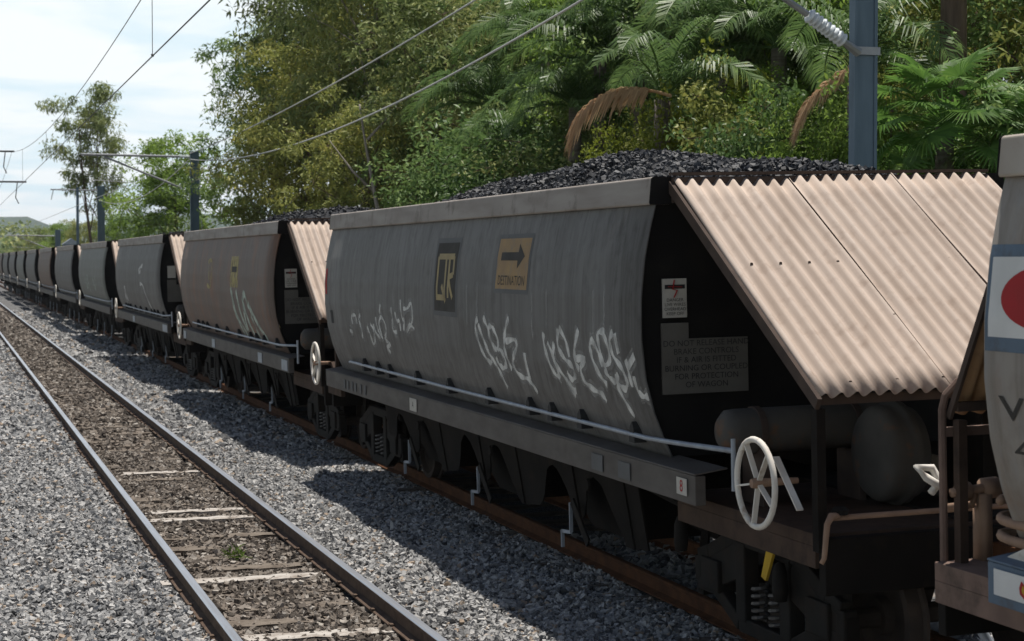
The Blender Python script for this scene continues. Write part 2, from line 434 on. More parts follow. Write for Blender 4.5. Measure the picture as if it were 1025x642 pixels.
M['spray_green'] = spray_mat('pale_green_spray', (0.46, 0.55, 0.47), 0.95)
M['spray_yellow'] = spray_mat('yellow_spray', (0.5, 0.42, 0.16), 0.7)

# ------------------------------------------------------------------ setting: ground, ballast, tracks
rng = np.random.default_rng(7)
random.seed(7)

g = MB()
g.add([(-3200, -1600, -0.7), (3200, -1600, -0.7), (3200, 4600, -0.7), (-3200, 4600, -0.7)], [(0, 1, 2, 3)])
tag(g.build('ground', M['ground']), kind='structure')

def bed_z(x, y):
    base = np.interp(x, [-9, -5, 0.0, 1.75, 2.05, 3.3, 3.6, 4.6, 5.6, 7.4, 8.6, 9.6], [-.6, -.34, -.2, -.185, -.20, -.20, -.185, -.235, -.27, -.27, -.3, -.5])
    return base + 0.012 * np.sin(x * 5.1 + y * 1.7) + 0.012 * np.sin(y * 3.3 - x * 2.2)

bx = np.concatenate([np.arange(-9, 0, 1.0), np.arange(0, 7.5, 0.15), np.arange(7.5, 9.7, 0.4)])
by = np.concatenate([np.arange(2, 40, 0.25), np.arange(40, 120, 1.0), np.arange(120, 330, 6.0)])
XX, YY = np.meshgrid(bx, by, indexing='ij')
ZZ = bed_z(XX, YY)
V = np.stack([XX, YY, ZZ], -1).reshape(-1, 3)
nx, ny = len(bx), len(by)
ii, jj = np.meshgrid(np.arange(nx - 1), np.arange(ny - 1), indexing='ij')
a = (ii * ny + jj).ravel()
F = np.stack([a, a + ny, a + ny + 1, a + 1], 1)
tag(link_mesh('ballast_bed', np_mesh('ballast_bed', V, F, M['ballast_bed'], True)), kind='structure')
# dark dirt strip between the rails of the near track
sel = [(x, y) for x in (2.06, 2.4, 2.68, 2.96, 3.30) for y in by]
V = np.array([(x, y, float(bed_z(x, y)) + 0.006) for x, y in sel]); n2 = len(by)
ii, jj = np.meshgrid(np.arange(4), np.arange(n2 - 1), indexing='ij'); a = (ii * n2 + jj).ravel()
tag(link_mesh('track_dirt', np_mesh('track_dirt', V, np.stack([a, a + n2, a + n2 + 1, a + 1], 1), M['track_dirt'], True)), kind='structure')

CUBE = np.array([(-1,-1,-1),(1,-1,-1),(1,1,-1),(-1,1,-1),(-1,-1,1),(1,-1,1),(1,1,1),(-1,1,1)], dtype=float)
CUBF = np.array([(0,3,2,1),(4,5,6,7),(0,1,5,4),(1,2,6,5),(2,3,7,6),(3,0,4,7)])
def stones(pos, size, rng, flat=0.7):
    """broken angular stones, one distorted block for each position"""
    n = len(pos)
    v = CUBE[None] * (1 + rng.uniform(-.42, .42, (n, 8, 3)))
    v *= (size[:, None, None] * 0.5) * np.stack([rng.uniform(.7, 1.35, n), rng.uniform(.6, 1.1, n), rng.uniform(.45, .95, n) * flat / .7], 1)[:, None, :]
    q = rng.normal(size=(n, 4)); q[:, 1:3] *= 0.6; q /= np.linalg.norm(q, axis=1)[:, None]
    w, x, y, z = q[:, 0], q[:, 3] * 0.5, q[:, 1], q[:, 2]
    q = np.stack([w, x, y, z], 1); q /= np.linalg.norm(q, axis=1)[:, None]; w, x, y, z = q.T
    Rm = np.stack([1-2*(y*y+z*z), 2*(x*y-z*w), 2*(x*z+y*w), 2*(x*y+z*w), 1-2*(x*x+z*z), 2*(y*z-x*w), 2*(x*z-y*w), 2*(y*z+x*w), 1-2*(x*x+y*y)], 1).reshape(n, 3, 3)
    yaw = rng.uniform(0, 6.283, n); c, s = np.cos(yaw), np.sin(yaw); o, l1 = np.zeros(n), np.ones(n)
    Rz = np.stack([c, -s, o, s, c, o, o, o, l1], 1).reshape(n, 3, 3)
    v = np.einsum('nij,nkj->nki', Rz @ Rm, v) + pos[:, None, :]
    f = CUBF[None] + (np.arange(n) * 8)[:, None, None]
    return v.reshape(-1, 3), f.reshape(-1, 4)

def scatter(n, x0, x1, y0, y1, smin, smax, lift=0.0, keep=None):
    x = rng.uniform(x0, x1, n); y = rng.uniform(y0, y1, n)
    if keep is not None:
        k = keep(x, y); x, y = x[k], y[k]
    s = rng.uniform(smin, smax, len(x)) ** 1.0
    z = bed_z(x, y) + lift + rng.uniform(-.006, .016, len(x))
    return np.stack([x, y, z], 1), s

vis = lambda x, y: x > 0.05 * y - 2.2
parts = [scatter(47000, -1.6, 1.93, 10.5, 28, .022, .052, .004, vis), scatter(38000, 3.42, 5.92, 10.5, 28, .022, .052, .004),
         scatter(9000, -0.2, 1.93, 28, 52, .045, .09, .004, vis), scatter(12000, 3.42, 5.92, 28, 52, .045, .09, .004),
         scatter(3500, 0.6, 1.93, 52, 105, .09, .16, .004), scatter(7000, 3.42, 5.92, 52, 105, .09, .16, .004),
         scatter(3500, 6.1, 7.2, 8.5, 18, .04, .08, .004), scatter(2500, 7.2, 9.4, 9.0, 20, .05, .09, .004)]
p = np.concatenate([q[0] for q in parts]); s = np.concatenate([q[1] for q in parts])
v, f = stones(p, s, rng)
tag(link_mesh('ballast_stones', np_mesh('ballast_stones', v, f, M['stone'])), 'loose grey crushed stone ballast either side of the rails', 'ballast', kind='stuff')
parts = [scatter(11000, 2.05, 3.31, 10.5, 28, .02, .055, .0), scatter(4500, 2.05, 3.31, 28, 60, .04, .08, .0), scatter(3000, 2.05, 3.31, 60, 105, .07, .13, .0)]
p = np.concatenate([q[0] for q in parts]); s = np.concatenate([q[1] for q in parts])
v, f = stones(p, s, rng)
tag(link_mesh('dirty_ballast', np_mesh('dirty_ballast', v, f, M['stone_brown'])), 'brown dirt and fine stone between the rails of the empty track', 'ballast', kind='stuff')

RAIL = [(-.075, 0), (.075, 0), (.075, .012), (.012, .035), (.012, .115), (.036, .128), (.036, .1485), (-.036, .1485), (-.036, .128), (-.012, .115), (-.012, .035), (-.075, .012)]
HEAD = [(-.0355, .149), (.0355, .149), (.0355, .153), (.029, .16), (-.029, .16), (-.0355, .153)]
def track(name, xs, ztop, y0, y1, web, head, label, sl_x, sl_y, sl_top, pale=(), sl_off=0.0):
    t = empty(name, (0, 0, ztop - .16))
    tag(t, label, 'railway track')
    for x in xs:
        r = MB().prism([(x + q[0], q[1]) for q in RAIL], 'y', y0, y1).build('rail', web, t)
        MB().prism([(x + q[0], q[1]) for q in HEAD], 'y', y0, y1).build('rail_head', head, r)
    base = None
    k = 0
    y = sl_y[0]
    while y < sl_y[1]:
        if base is None:
            b = MB(); L = (sl_x[1] - sl_x[0]) / 2
            def fn(u, w):
                return (-L + 2*L*u, -.115 + .23*w, 0.004 * math.sin(u * 17 + w * 3) + 0.003 * math.sin(u * 41))
            b.grid(fn, 14, 2); b.box(-L, L, -.115, .115, -.13, -.008)
            base = [b.mesh('sleeper', M['sleeper']), b.mesh('sleeper', M['sleeper_pale'])]
        is_pale = any(abs(y - q) < .3 for q in pale)
        o = link_mesh('sleeper', base[1 if is_pale else 0], t)
        dz = random.uniform(-.018, .007) if not is_pale else .014
        o.location = ((sl_x[0] + sl_x[1]) / 2, y + random.uniform(-.03, .03), sl_top - (ztop - .16) + dz)
        o.rotation_euler = (random.uniform(-.01, .01), random.uniform(-.004, .004), random.uniform(-.02, .02))
        k += 1; y += 0.65
    return t
empty_track = track('railway_track', (1.98, 3.38), 0.0, 3, 300, M['rail_web'], M['rail_head'], 'empty track with polished rails and half buried timber sleepers beside the train', (1.82, 3.54), (9.08, 60), -.180, pale=(13.63, 16.23, 20.13, 20.78, 24.68))
train_track = track('railway_track', (5.985, 7.051), -.07, -8, 300, M['rail_rust'], M['rail_rust'], 'rusty railed track that the coal train stands on', (5.45, 7.55), (5.0, 60), -.245)
cl = MB()
for y in np.arange(9.08, 40, .65):
    for x in (1.98, 3.38):
        for sx in (-1, 1):
            cl.box(x + sx*.066 - .018, x + sx*.066 + .018, y - .03, y + .03, .013, .034)
tag(cl.build('rail_clips', M['rail_web'], empty_track), kind='stuff')

# ------------------------------------------------------------------ coal wagons
WX = 6.54
PROF = [(1.36, -1.365), (1.5, -1.43), (1.7, -1.505), (1.95, -1.565), (2.25, -1.595), (2.55, -1.59), (2.85, -1.555), (3.1, -1.50), (3.28, -1.45)]
PZ = [q[0] for q in PROF]; PX = [q[1] for q in PROF]
def surf(z): return float(np.interp(z, PZ, PX))
HALF = 5.76

def ribbon(strokes, width, off=0.006):
    """flat painted strokes laid on the bulging side sheet; stroke points are (along, height)"""
    b = MB()
    for st in strokes:
        # smooth the stroke
        pts = [Vector((a_, z_)) for a_, z_ in st]
        if len(pts) > 2:
            out = []
            for i in range(len(pts) - 1):
                p0, p1, p2, p3 = pts[max(i-1, 0)], pts[i], pts[i+1], pts[min(i+2, len(pts)-1)]
                for k in range(4):
                    t = k / 4
                    out.append(0.5 * ((2*p1) + (-p0+p2)*t + (2*p0-5*p1+4*p2-p3)*t*t + (-p0+3*p1-3*p2+p3)*t**3))
            pts = out + [pts[-1]]
        if len(pts) == 2: pts = [pts[0].lerp(pts[1], k / 12) for k in range(13)]
        base = len(b.v)
        for i, q in enumerate(pts):
            d = (pts[min(i+1, len(pts)-1)] - pts[max(i-1, 0)])
            d = d.normalized() if d.length > 1e-6 else Vector((1, 0))
            nrm = Vector((-d.y, d.x)) * (width * ((0.8 + 0.3 * math.sin(i * 1.3)) if len(st) > 2 else 1.0) / 2)
            for sgn in (-1, 1):
                w = q + nrm * sgn
                b.v.append((surf(w.y) - off, w.x, w.y))
        for i in range(len(pts) - 1):
            b.f.append((base + 2*i, base + 2*i + 1, base + 2*i + 3, base + 2*i + 2))
    return b

def side_patch(quad, off, n=20):
    """painted patch following the side sheet; quad = four (along, height) corners in order"""
    q = [Vector(c) for c in quad]
    def fn(u, v):
        p = (q[0] * (1-u) + q[1] * u) * (1-v) + (q[3] * (1-u) + q[2] * u) * v
        return (surf(p.y) - off, p.x, p.y)
    return MB().grid(fn, n, n)

def text_mesh(name, body, size, m, extrude=0.0):
    c = bpy.data.curves.new(name, 'FONT'); c.body = body; c.size = size; c.align_x = 'CENTER'; c.align_y = 'CENTER'; c.extrude = extrude
    c.resolution_u = 3
    o = bpy.data.objects.new(name, c); COL.objects.link(o)
    dg = bpy.context.evaluated_depsgraph_get()
    me = bpy.data.meshes.new_from_object(o.evaluated_get(dg))
    bpy.data.objects.remove(o)
    me.materials.clear(); me.materials.append(m)
    return me

SIDE_ROT = Matrix(((0, 0, -1), (-1, 0, 0), (0, 1, 0)))          # text plane -> left side of a wagon (reads towards -Y)
def side_text(parent, body, size, m, y, z, name='lettering', off=0.0045, sx=1.0):
    me = text_mesh(name, body, size, m)
    for v in me.vertices:
        a_, h = y - v.co.x * sx, z + v.co.y
        v.co = (surf(h) - off, a_, h)
    return link_mesh(name, me, parent)

def end_text(parent, body, size, m, x, y, z, name='lettering', sx=1.0):
    me = text_mesh(name, body, size, m)
    for v in me.vertices:
        v.co = (x + v.co.x * sx, y, z + v.co.y)
    return link_mesh(name, me, parent)

def corrugated(x0, x1, top, bot, pitch, amp, seed=0):
    """wavy sheet running from top (y,z) to bot (y,z)"""
    n = int(round((x1 - x0) / pitch * 8))
    d = Vector((0, bot[0] - top[0], bot[1] - top[1])).normalized()
    nrm = Vector((0, -d.z, d.y)); nrm = nrm if nrm.z > 0 else -nrm
    rr = random.Random(seed)
    def fn(u, v):
        x = x0 + (x1 - x0) * u
        p = Vector((x, top[0] + (bot[0] - top[0]) * v, top[1] + (bot[1] - top[1]) * v))
        return p + nrm * (amp * math.cos(2 * math.pi * (x + 1.4) / pitch) + 0.006 * math.sin(x * 3 + v * 4 + seed))
    return MB().grid(fn, n, 10)

def wheel_ring(x, y, z, r, tube=0.018):
    b = MB()
    pts = [(x, y + r * math.cos(t), z + r * math.sin(t)) for t in np.linspace(0, 2 * math.pi, 33)]
    b.tube(pts, tube, 8, cap=False)
    return b

def make_bogie(parent, yc):
    b = MB()
    b.box(-.93, .93, yc - .16, yc + .16, .42, .66); b.box(-.3, .3, yc - .3, yc + .3, .6, .9)
    bog = b.build('bogie', M['under'], parent, bevel=.015)
    for sx in (-1, 1):
        x = sx * .99
        # side frame: cast truss with two window openings
        outl = [(-1.15, .36), (-1.15, .56), (-.95, .62), (-.5, .80), (.5, .80), (.95, .62), (1.15, .56), (1.15, .36), (.85, .36), (.42, .17), (-.42, .17), (-.85, .36)]
        hole1 = [(-.80, .42), (-.42, .62), (-.42, .30)]
        fr = MB()
        # ring built from bars
        for i in range(len(outl)):
            p0, p1 = outl[i], outl[(i+1) % len(outl)]
            fr.bar((x, yc + p0[0], p0[1]), (x, yc + p1[0], p1[1]), .11, .10, up=(1, 0, 0))
        for yy in (-.36, .36): fr.box(x - .06, x + .06, yc + yy - .08, yc + yy + .08, .2, .78)
        for sg in (-1, 1): fr.prism([(yc + sg*q0, q1) for q0, q1 in ((1.13, .37), (1.13, .55), (.5, .79), (.42, .70), (.42, .5), (.8, .37))], 'x', x - .045, x + .045)
        for yy in (-.87, .87):
            fr.box(x - .08, x + .08, yc + yy - .16, yc + yy + .16, .34, .58)
        fr.build('side_frame', M['under_grey'], bog, bevel=.012)
        for yy in (-.14, .14):
            pts = [(x + .055 * math.cos(t), yc + yy + .055 * math.sin(t), .24 + .26 * t / 31.4) for t in np.linspace(0, 31.4, 50)]
            MB().tube(pts, .016, 5).build('spring', M['spring'], bog)
    for yy in (-.87, .87):
        ax = MB().tube([(-1.05, yc + yy, .43), (1.05, yc + yy, .43)], .07, 10).build('axle', M['wheel'], bog)
        for sx in (-1, 1):
            pr = [(.02, sx*.47), (.12, sx*.47), (.13, sx*.52), (.33, sx*.53), (.37, sx*.48), (.46, sx*.485), (.46, sx*.51), (.43, sx*.52), (.425, sx*.615), (.37, sx*.62), (.34, sx*.57), (.13, sx*.55), (.12, sx*.62), (.02, sx*.62)]
            MB().lathe(pr, (0, yc + yy, .43), 'x', 32).build('wheel', M['wheel'], bog, smooth=False)
    return bog

def skirt_bottom(t):
    """lower edge of the skirt plate over one door period, t in 0..1"""
    pts = [(0, .42), (.05, .40), (.14, .40), (.20, .62), (.27, .88), (.33, .93), (.40, .86), (.46, .55), (.50, .48), (.56, .48), (.60, .70), (.66, .88), (.72, .92), (.78, .84), (.84, .6), (.90, .46), (1, .42)]
    return float(np.interp(t, [q[0] for q in pts], [q[1] for q in pts]))

def make_wagon():
    t = empty('hopper_wagon', (WX, 18.11, -.075), (0, R(-1.4), 0))
    # --- plates
    for sx in (1, -1):
        b = MB()
        def fn(u, v):
            z = 1.36 + (3.28 - 1.36) * v
            y = -HALF + 2 * HALF * u
            return (surf(z) * sx, y, z)
        b.grid(fn, 12, 64)
        b.build('side_sheet', M['body_grey'], t, smooth=True, solid=.014)
        # rim: folded channel along the top
        s = sx
        prof = [(-1.33*s, 3.24), (-1.50*s, 3.24), (-1.505*s, 3.255), (-1.485*s, 3.435), (-1.47*s, 3.445), (-1.33*s, 3.445)]
        MB().prism(prof, 'y', -HALF, HALF).build('rim', M['rim'], t, bevel=.008)
        for ye in (-HALF - .012, HALF + .002): MB().prism(prof, 'y', ye, ye + .01).build('rim_end_shade', M['end_dark'], t)  # added dark caps that paint the shade of the rim's end faces
    for yy, sg in ((-HALF + .06, -1), (HALF - .06, 1)):
        b = MB()
        pl = [(surf(z) + .035, z) for z in np.linspace(1.36, 3.27, 12)]
        poly = pl + [(-x, z) for x, z in reversed(pl)]
        b.prism(poly, 'y', yy - .01, yy + .01)
        b.build('end_sheet', M['end_dark'], t)
        MB().box(-1.33, 1.33, yy + sg * .012, yy + sg * .10, 3.25, 3.44).build('end_rim', M['edge_dark'], t, bevel=.008)
    # --- near cover: three lapped corrugated sheets sloping outwards
    top, bot = (-HALF - .02, 3.425), (-8.08, 1.985)
    xs = [-1.32, -.36, .50, 1.32]
    for i in range(3):
        o = corrugated(xs[i] - (.03 if i else 0), xs[i+1], top, bot, .110, .021, i).build('corrugated_sheet', M['corr'], t, smooth=True, solid=.004)
        o.location = (0, -.006 * i, .011 * i)
    top2, bot2 = (HALF + .02, 3.36), (6.56, 2.0)
    for i in range(3):
        o = corrugated(xs[i] - (.03 if i else 0), xs[i+1], top2, bot2, .110, .0165, i + 5).build('corrugated_sheet', M['corr_rust'], t, smooth=True, solid=.004)
        o.location = (0, .0035 * i, .006 * i)
    fr = MB()
    for x in (-1.335, 1.335):
        fr.bar((x, top[0] + .02, top[1] - .05), (x, bot[0], bot[1] - .05), .03, .08)
    for k in (0.02, .5, .97):
        fr.bar((-1.32, top[0] + (bot[0]-top[0])*k, top[1] + (bot[1]-top[1])*k - .075), (1.32, top[0] + (bot[0]-top[0])*k, top[1] + (bot[1]-top[1])*k - .075), .05, .06)
    fr.box(-1.33, 1.33, -HALF - .05, -HALF + .03, 3.452, 3.475)
    fr.build('cover_frame', M['edge_dark'], t)
    fr = MB()
    for x in (-1.335, 1.335):
        fr.bar((x, top2[0] - .04, top2[1] - .04), (x, bot2[0] - .04, bot2[1] - .02), .02, .04)
    for k in (.03, .97):
        fr.bar((-1.32, top2[0] + (bot2[0]-top2[0])*k - .06, top2[1] + (bot2[1]-top2[1])*k), (1.32, top2[0] + (bot2[0]-top2[0])*k - .06, top2[1] + (bot2[1]-top2[1])*k), .05, .05)
    fr.build('cover_frame', M['edge_dark'], t)
    for x in (-1.30, 1.30):
        MB().box(x - .03, x + .03, -8.04, -7.96, 1.0, 1.90).build('cover_post', M['under'], t)
        MB().box(x - .025, x + .025, 6.44, 6.50, 1.1, 1.97).build('cover_post', M['deck'], t)
    # rivets of the cover
    rv = MB()
    bolts = [(x, .45) for x in np.arange(-1.2, 1.3, .22)] + [(.23, .10), (.27, .2), (.3, .31), (-.45, .70), (.62, .66), (.7, .74), (.83, .8)] + [(x, .965) for x in np.arange(-1.1, 1.3, .33)]
    for x, k in bolts:
        if True:
            y = top[0] + (bot[0]-top[0])*k; z = top[1] + (bot[1]-top[1])*k
            rv.lathe([(0.0, .031), (.010, .029), (.012, .015)], (round((x+1.4)/.110)*.110-1.4, y, z), 'z', 6)
    rv.build('rivet_row', M['edge_dark'], t)
    # --- underframe
    for sx in (-1, 1):
        x0, x1 = sorted((sx * 1.53, sx * 1.45))
        b = MB(); b.box(x0, x1, -6.58, 6.13, 1.115, 1.325)
        xi, xo = sx * 1.28, sx * 1.535
        b.prism([(xo, 1.327), (xo, 1.340), (xi, 1.372), (xi, 1.360)], 'y', -6.58, 6.13)
        b.build('side_sill', M['sill'], t, bevel=.006)
        # skirt plate with arched cut-outs over the discharge doors
        b = MB(); N = 90
        ys = np.linspace(-4.45, 4.4, N)
        for i in range(N - 1):
            tb0, tb1 = ((ys[i] + 4.35) / 2.95) % 1, ((ys[i+1] + 4.35) / 2.95) % 1
            if tb1 < tb0: tb1 = 1.0
            z0, z1 = skirt_bottom(tb0), skirt_bottom(tb1)
            xa, xb = sorted((sx * 1.15, sx * 1.135))
            xa0 = sx * (1.15 - .16 * (1.1 - z0)); xa1 = sx * (1.15 - .16 * (1.1 - z1))
            b.add([(sx*1.15, ys[i], 1.12), (sx*1.15, ys[i+1], 1.12), (xa1, ys[i+1], z1), (xa0, ys[i], z0)], [(0, 1, 2, 3)])
        b.build('skirt_plate', M['under'], t, solid=.015)
        for k in range(3):
            yl = -2.87 + 2.95 * k
            b = MB()
            b.bar((sx*1.16, yl, .64), (sx*1.16, yl, .37), .02, .03)
            b.bar((sx*1.16, yl + .0, .37), (sx*1.16, yl + .24, .35), .02, .03); b.bar((sx*1.16, yl + .24, .36), (sx*1.16, yl + .24, .20), .02, .03)
            b.build('door_latch', M['pipe'], t)
            b = MB(); b.bar((sx*1.165, yl - .06, .66), (sx*1.15, yl - .42, .33), .02, .085)
            b.build('door_arm', M['under_grey'], t)
            MB().lathe([(.0, sx*.02), (.05, sx*.02), (.06, 0)], (sx*1.165, yl - .5, .86), 'x', 12).build('pivot_boss', M['under'], t)
    for k in range(3):
        yc = -2.95 + 2.95 * k
        b = MB()
        v = [(-1.1, yc-1.4, 1.35), (1.1, yc-1.4, 1.35), (1.1, yc+1.4, 1.35), (-1.1, yc+1.4, 1.35), (-.8, yc-.5, .35), (.8, yc-.5, .35), (.8, yc+.5, .35), (-.8, yc+.5, .35)]
        b.add(v, [(3,2,1,0),(4,5,6,7),(0,1,5,4),(1,2,6,5),(2,3,7,6),(3,0,4,7)])
        b.build('discharge_chute', M['under'], t)
    b = MB(); b.box(-.2, .2, -7.9, 6.5, .82, 1.12); b.build('centre_sill', M['under'], t)
    MB().tube([(-1.22, 5.9, 1.05), (-1.22, 4.6, 1.03), (-1.2, 0, 1.05), (-1.2, -4.6, 1.03), (-1.16, -5.4, .95), (-1.1, -7.8, .93)], .018, 6).build('brake_pipe', M['under'], t)
    for yy in (-5.45, -7.75, 4.0, 6.3):
        b = MB(); b.bar((-.95, yy, .95), (-.98, yy + .05, .30), .03, .07); b.box(-1.02, -.93, yy - .06, yy + .06, .26, .52); b.build('brake_hanger', M['under'], t)
    for yy in (-5.2, 3.7):
        MB().tube([(-.6, yy, .55), (-.6, yy + .9 * (1 if yy < 0 else -1), .62)], .025, 6).build('brake_pull_rod', M['under'], t)
    b = MB(); b.box(-1.30, 1.30, -7.93, -5.7, 1.02, 1.10); b.box(-1.30, -1.24, -7.93, -5.7, .88, 1.02); b.box(1.24, 1.30, -7.93, -5.7, .88, 1.02)
    b.build('end_platform', M['deck'], t, bevel=.005)
    b = MB(); b.box(-1.42, 1.42, 5.7, 6.55, 1.10, 1.20); b.box(-1.42, -1.36, 5.7, 6.55, .98, 1.10); b.box(1.36, 1.42, 5.7, 6.55, .98, 1.10)
    b.build('end_platform', M['deck'], t, bevel=.005)
    b = MB(); b.box(-1.28, 1.28, -8.03, -7.94, .72, 1.08); b.build('headstock', M['under'], t, bevel=.008)
    b = MB(); b.box(-1.35, 1.35, 6.56, 6.64, .78, 1.16); b.build('headstock', M['under'], t, bevel=.008)
    for y0, y1 in ((-8.42, -8.03), (6.64, 7.05)):
        b = MB(); b.box(-.09, .09, min(y0, y1), max(y0, y1), .78, .98)
        e = y0 if y0 < 0 else y1; sg = -1 if y0 < 0 else 1
        b.prism([(-.17, e), (.17, e), (.2, e + sg*.12), (.07, e + sg*.2), (.05, e + sg*.08), (-.1, e + sg*.16), (-.18, e + sg*.1)], 'z', .72, 1.04)
        b.build('coupler', M['rail_rust'], t)
    for yc in (-6.6, 5.15): make_bogie(t, yc)
    # --- handrail pipe and its clamps along the left side, vertical stanchion at the near end
    hr = MB().tube([(-1.46, 4.9, 1.50), (-1.49, 4.7, 1.515), (-1.495, 0, 1.50), (-1.495, -5.6, 1.50), (-1.495, -6.1, 1.515), (-1.495, -7.15, 1.56)], .019, 8).build('handrail', M['pipe'], t, smooth=True)
    for yk in (3.96, 3.25, 2.63, 1.32, -.01, -1.45, -2.73, -3.34, -4.11, -5.3):
        b = MB(); b.prism([(yk - .07, 1.44), (yk + .05, 1.44), (yk + .03, 1.56), (yk - .02, 1.60), (yk - .05, 1.55)], 'x', -1.505, -1.40)
        b.build('clamp', M['black'], hr)
    MB().tube([(-1.495, -7.15, 1.64), (-1.495, -7.15, 1.29)], .017, 8).build('stanchion', M['pipe'], t)
    # --- hand brake wheel at the far end
    def hand_wheel(y, x, z, r, near):
        w = wheel_ring(x, y, z, r).build('hand_wheel', M['white'], t, smooth=True)
        for k in range(5):
            a_ = math.radians(100 + 72 * k)
            MB().bar((x + .012, y, z), (x, y + (r - .012) * math.cos(a_), z + (r - .012) * math.sin(a_)), .012, .034, up=(1, 0, 0)).build('spoke', M['white'], w)
        MB().lathe([(0, -.03), (.03, -.03), (.035, 0), (.03, .05), (0.02, .3 if near else .2), (0, .3)], (x, y, z), 'x', 12).build('hub', M['rubber_tan'], w)
        return w
    hand_wheel(7.0, -1.50, 1.37, .29, False)
    b = MB(); b.bar((-1.25, 7.0, 1.36), (-1.25, 6.6, 1.15), .06, .06); b.bar((-1.2, 7.0, 1.36), (-1.32, 7.0, 1.36), .05, .05); b.build('wheel_bracket', M['deck'], t)
    # --- brake gear on the near platform
    MB().lathe([(0, -.62), (.10, -.60), (.155, -.55), (.16, -.5), (.16, .7), (.15, .75), (.1, .8), (0, .8)], (-.72, -6.55, 1.62), 'x', 20).build('air_tank', M['tank'], t, smooth=True)
    for xx in (-1.05, -.3):
        b = MB(); b.box(xx - .025, xx + .025, -6.72, -6.38, 1.10, 1.5)
        b.lathe([(.1605, -.025), (.172, -.025), (.172, .025), (.1605, .025)], (xx, -6.55, 1.62), 'x', 20)
        b.build('tank_strap', M['edge_dark'], t)
    MB().lathe([(0, -.10), (.2, -.095), (.30, -.08), (.335, -.04), (.34, .0), (.34, .06), (.365, .065), (.365, .12), (.34, .125), (.32, .2), (0, .22)], (-.30, -7.0, 1.46), 'x', 28).build('brake_cylinder', M['tank'], t, smooth=True)
    b = MB(); b.box(.25, .5, -7.4, -6.9, 1.1, 1.9); b.tube([(.38, -7.4, 1.75), (.38, -7.55, 1.75)], .05, 8); b.build('valve_box', M['under'], t)
    return t

HEAP_C = None
def coal_load(wagon_y, seed, peak_y, label, n, hmax=.47):
    """heaped load inside the hopper"""
    rr = np.random.default_rng(seed)
    ph = rr.uniform(0, 6.28, 6)
    def hz(x, y):
        h = hmax * np.exp(-((y - peak_y) / 3.1) ** 4) * np.clip(1 - (np.abs(x) / 1.38) ** 2.2, 0, 1)
        h += .05 * np.sin(y * 1.9 + ph[0]) * np.cos(x * 2.1 + ph[1]) + .04 * np.sin(y * 3.7 + ph[2] + x)
        return 3.34 + h - .18 * np.clip((np.abs(y - peak_y) - 4.5) / 3, 0, 1)
    root = empty('coal_load', (WX, wagon_y, -.075), (0, R(-1.4), 0))
    xs_, ys_ = np.linspace(-1.33, 1.33, 14), np.linspace(-5.68, 5.68, 50)
    X2, Y2 = np.meshgrid(xs_, ys_, indexing='ij')
    V = np.stack([X2, Y2, hz(X2, Y2) - .03], -1).reshape(-1, 3)
    ii, jj = np.meshgrid(np.arange(13), np.arange(49), indexing='ij'); a = (ii * 50 + jj).ravel()
    link_mesh('coal_surface', np_mesh('coal_surface', V, np.stack([a, a + 50, a + 51, a + 1], 1), M['coal_bed'], True), root)
    x = rr.uniform(-1.32, 1.32, n); y = rr.uniform(-5.66, 5.66, n)
    s = .018 + .03 * rr.uniform(0, 1, n) ** 2.5
    v, f = stones(np.stack([x, y, hz(x, y) + rr.uniform(-.015, .015, n)], 1), s, rr, .8)
    tag(link_mesh('coal_lumps', np_mesh('coal_lumps', v, f, M['coal']), root), kind='stuff')
    tag(root, label, 'coal', 'coal heaped in the wagons')
    return root

NEARY = 18.11
PITCHW = 15.5
wag1 = make_wagon()
SKIP_FAR = {'spring', 'rivet_row', 'valve_box', 'tank_strap', 'pivot_boss', 'spoke', 'hub', 'clamp', 'brake_cylinder', 'air_tank', 'door_arm', 'axle', 'wheel_bracket', 'coupler'}
wagons = [wag1]
wlabels = ['large grey coal hopper wagon with white graffiti and an arrow sign',
           'rust-brown coal hopper wagon with pale green graffiti, second whole wagon',
           'grey coal hopper wagon third in line, with a curling white scrawl low on its side',
           'olive-grey coal hopper wagon, fourth whole wagon from the camera',
           'plain dark grey coal hopper wagon, fifth whole wagon from the camera',
           'coal hopper wagon, sixth whole wagon from the camera',
           'coal hopper wagon, seventh whole wagon from the camera',
           'coal hopper wagon, eighth whole wagon from the camera',
           'coal hopper wagon, ninth whole wagon from the camera',
           'far off coal hopper wagon, tenth whole wagon from the camera',
           'far off coal hopper wagon at the left edge of the photo, eleventh from the camera']
wmats = ['body_grey', 'body_brown', 'body_grey', 'body_olive', 'body_grey', 'body_brown', 'body_grey', 'body_olive', 'body_grey', 'body_grey', 'body_brown']
GROUPW = 'coal hopper wagons of the train'
def set_mat(root, part, m):
    for ch in root.children:
        if ch.name.split('.')[0] == part:
            ch.material_slots[0].link = 'OBJECT'; ch.material_slots[0].material = m
tag(wag1, wlabels[0], 'wagon', GROUPW)
for i in range(1, 11):
    w = copy_tree(wag1, None, () if i < 3 else SKIP_FAR)
    w.location.y = NEARY + PITCHW * i
    tag(w, wlabels[i], 'wagon', GROUPW)
    set_mat(w, 'side_sheet', M[wmats[i]])
    wagons.append(w)
wag0 = copy_tree(wag1, None, {'hand_wheel', 'wheel_bracket'})
wag0.location.y = 1.99
tag(wag0, 'dusty tan coal wagon with a red disc, cut off by right edge', 'wagon', GROUPW)
for ch in wag0.children:
    if ch.name.startswith('side_sill'): ch.scale.y = .955
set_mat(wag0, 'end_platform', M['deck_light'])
set_mat(wag0, 'side_sheet', M['body_tan']); set_mat(wag0, 'rim', M['rim_tan']); set_mat(wag0, 'side_sill', M['sill_blue'])

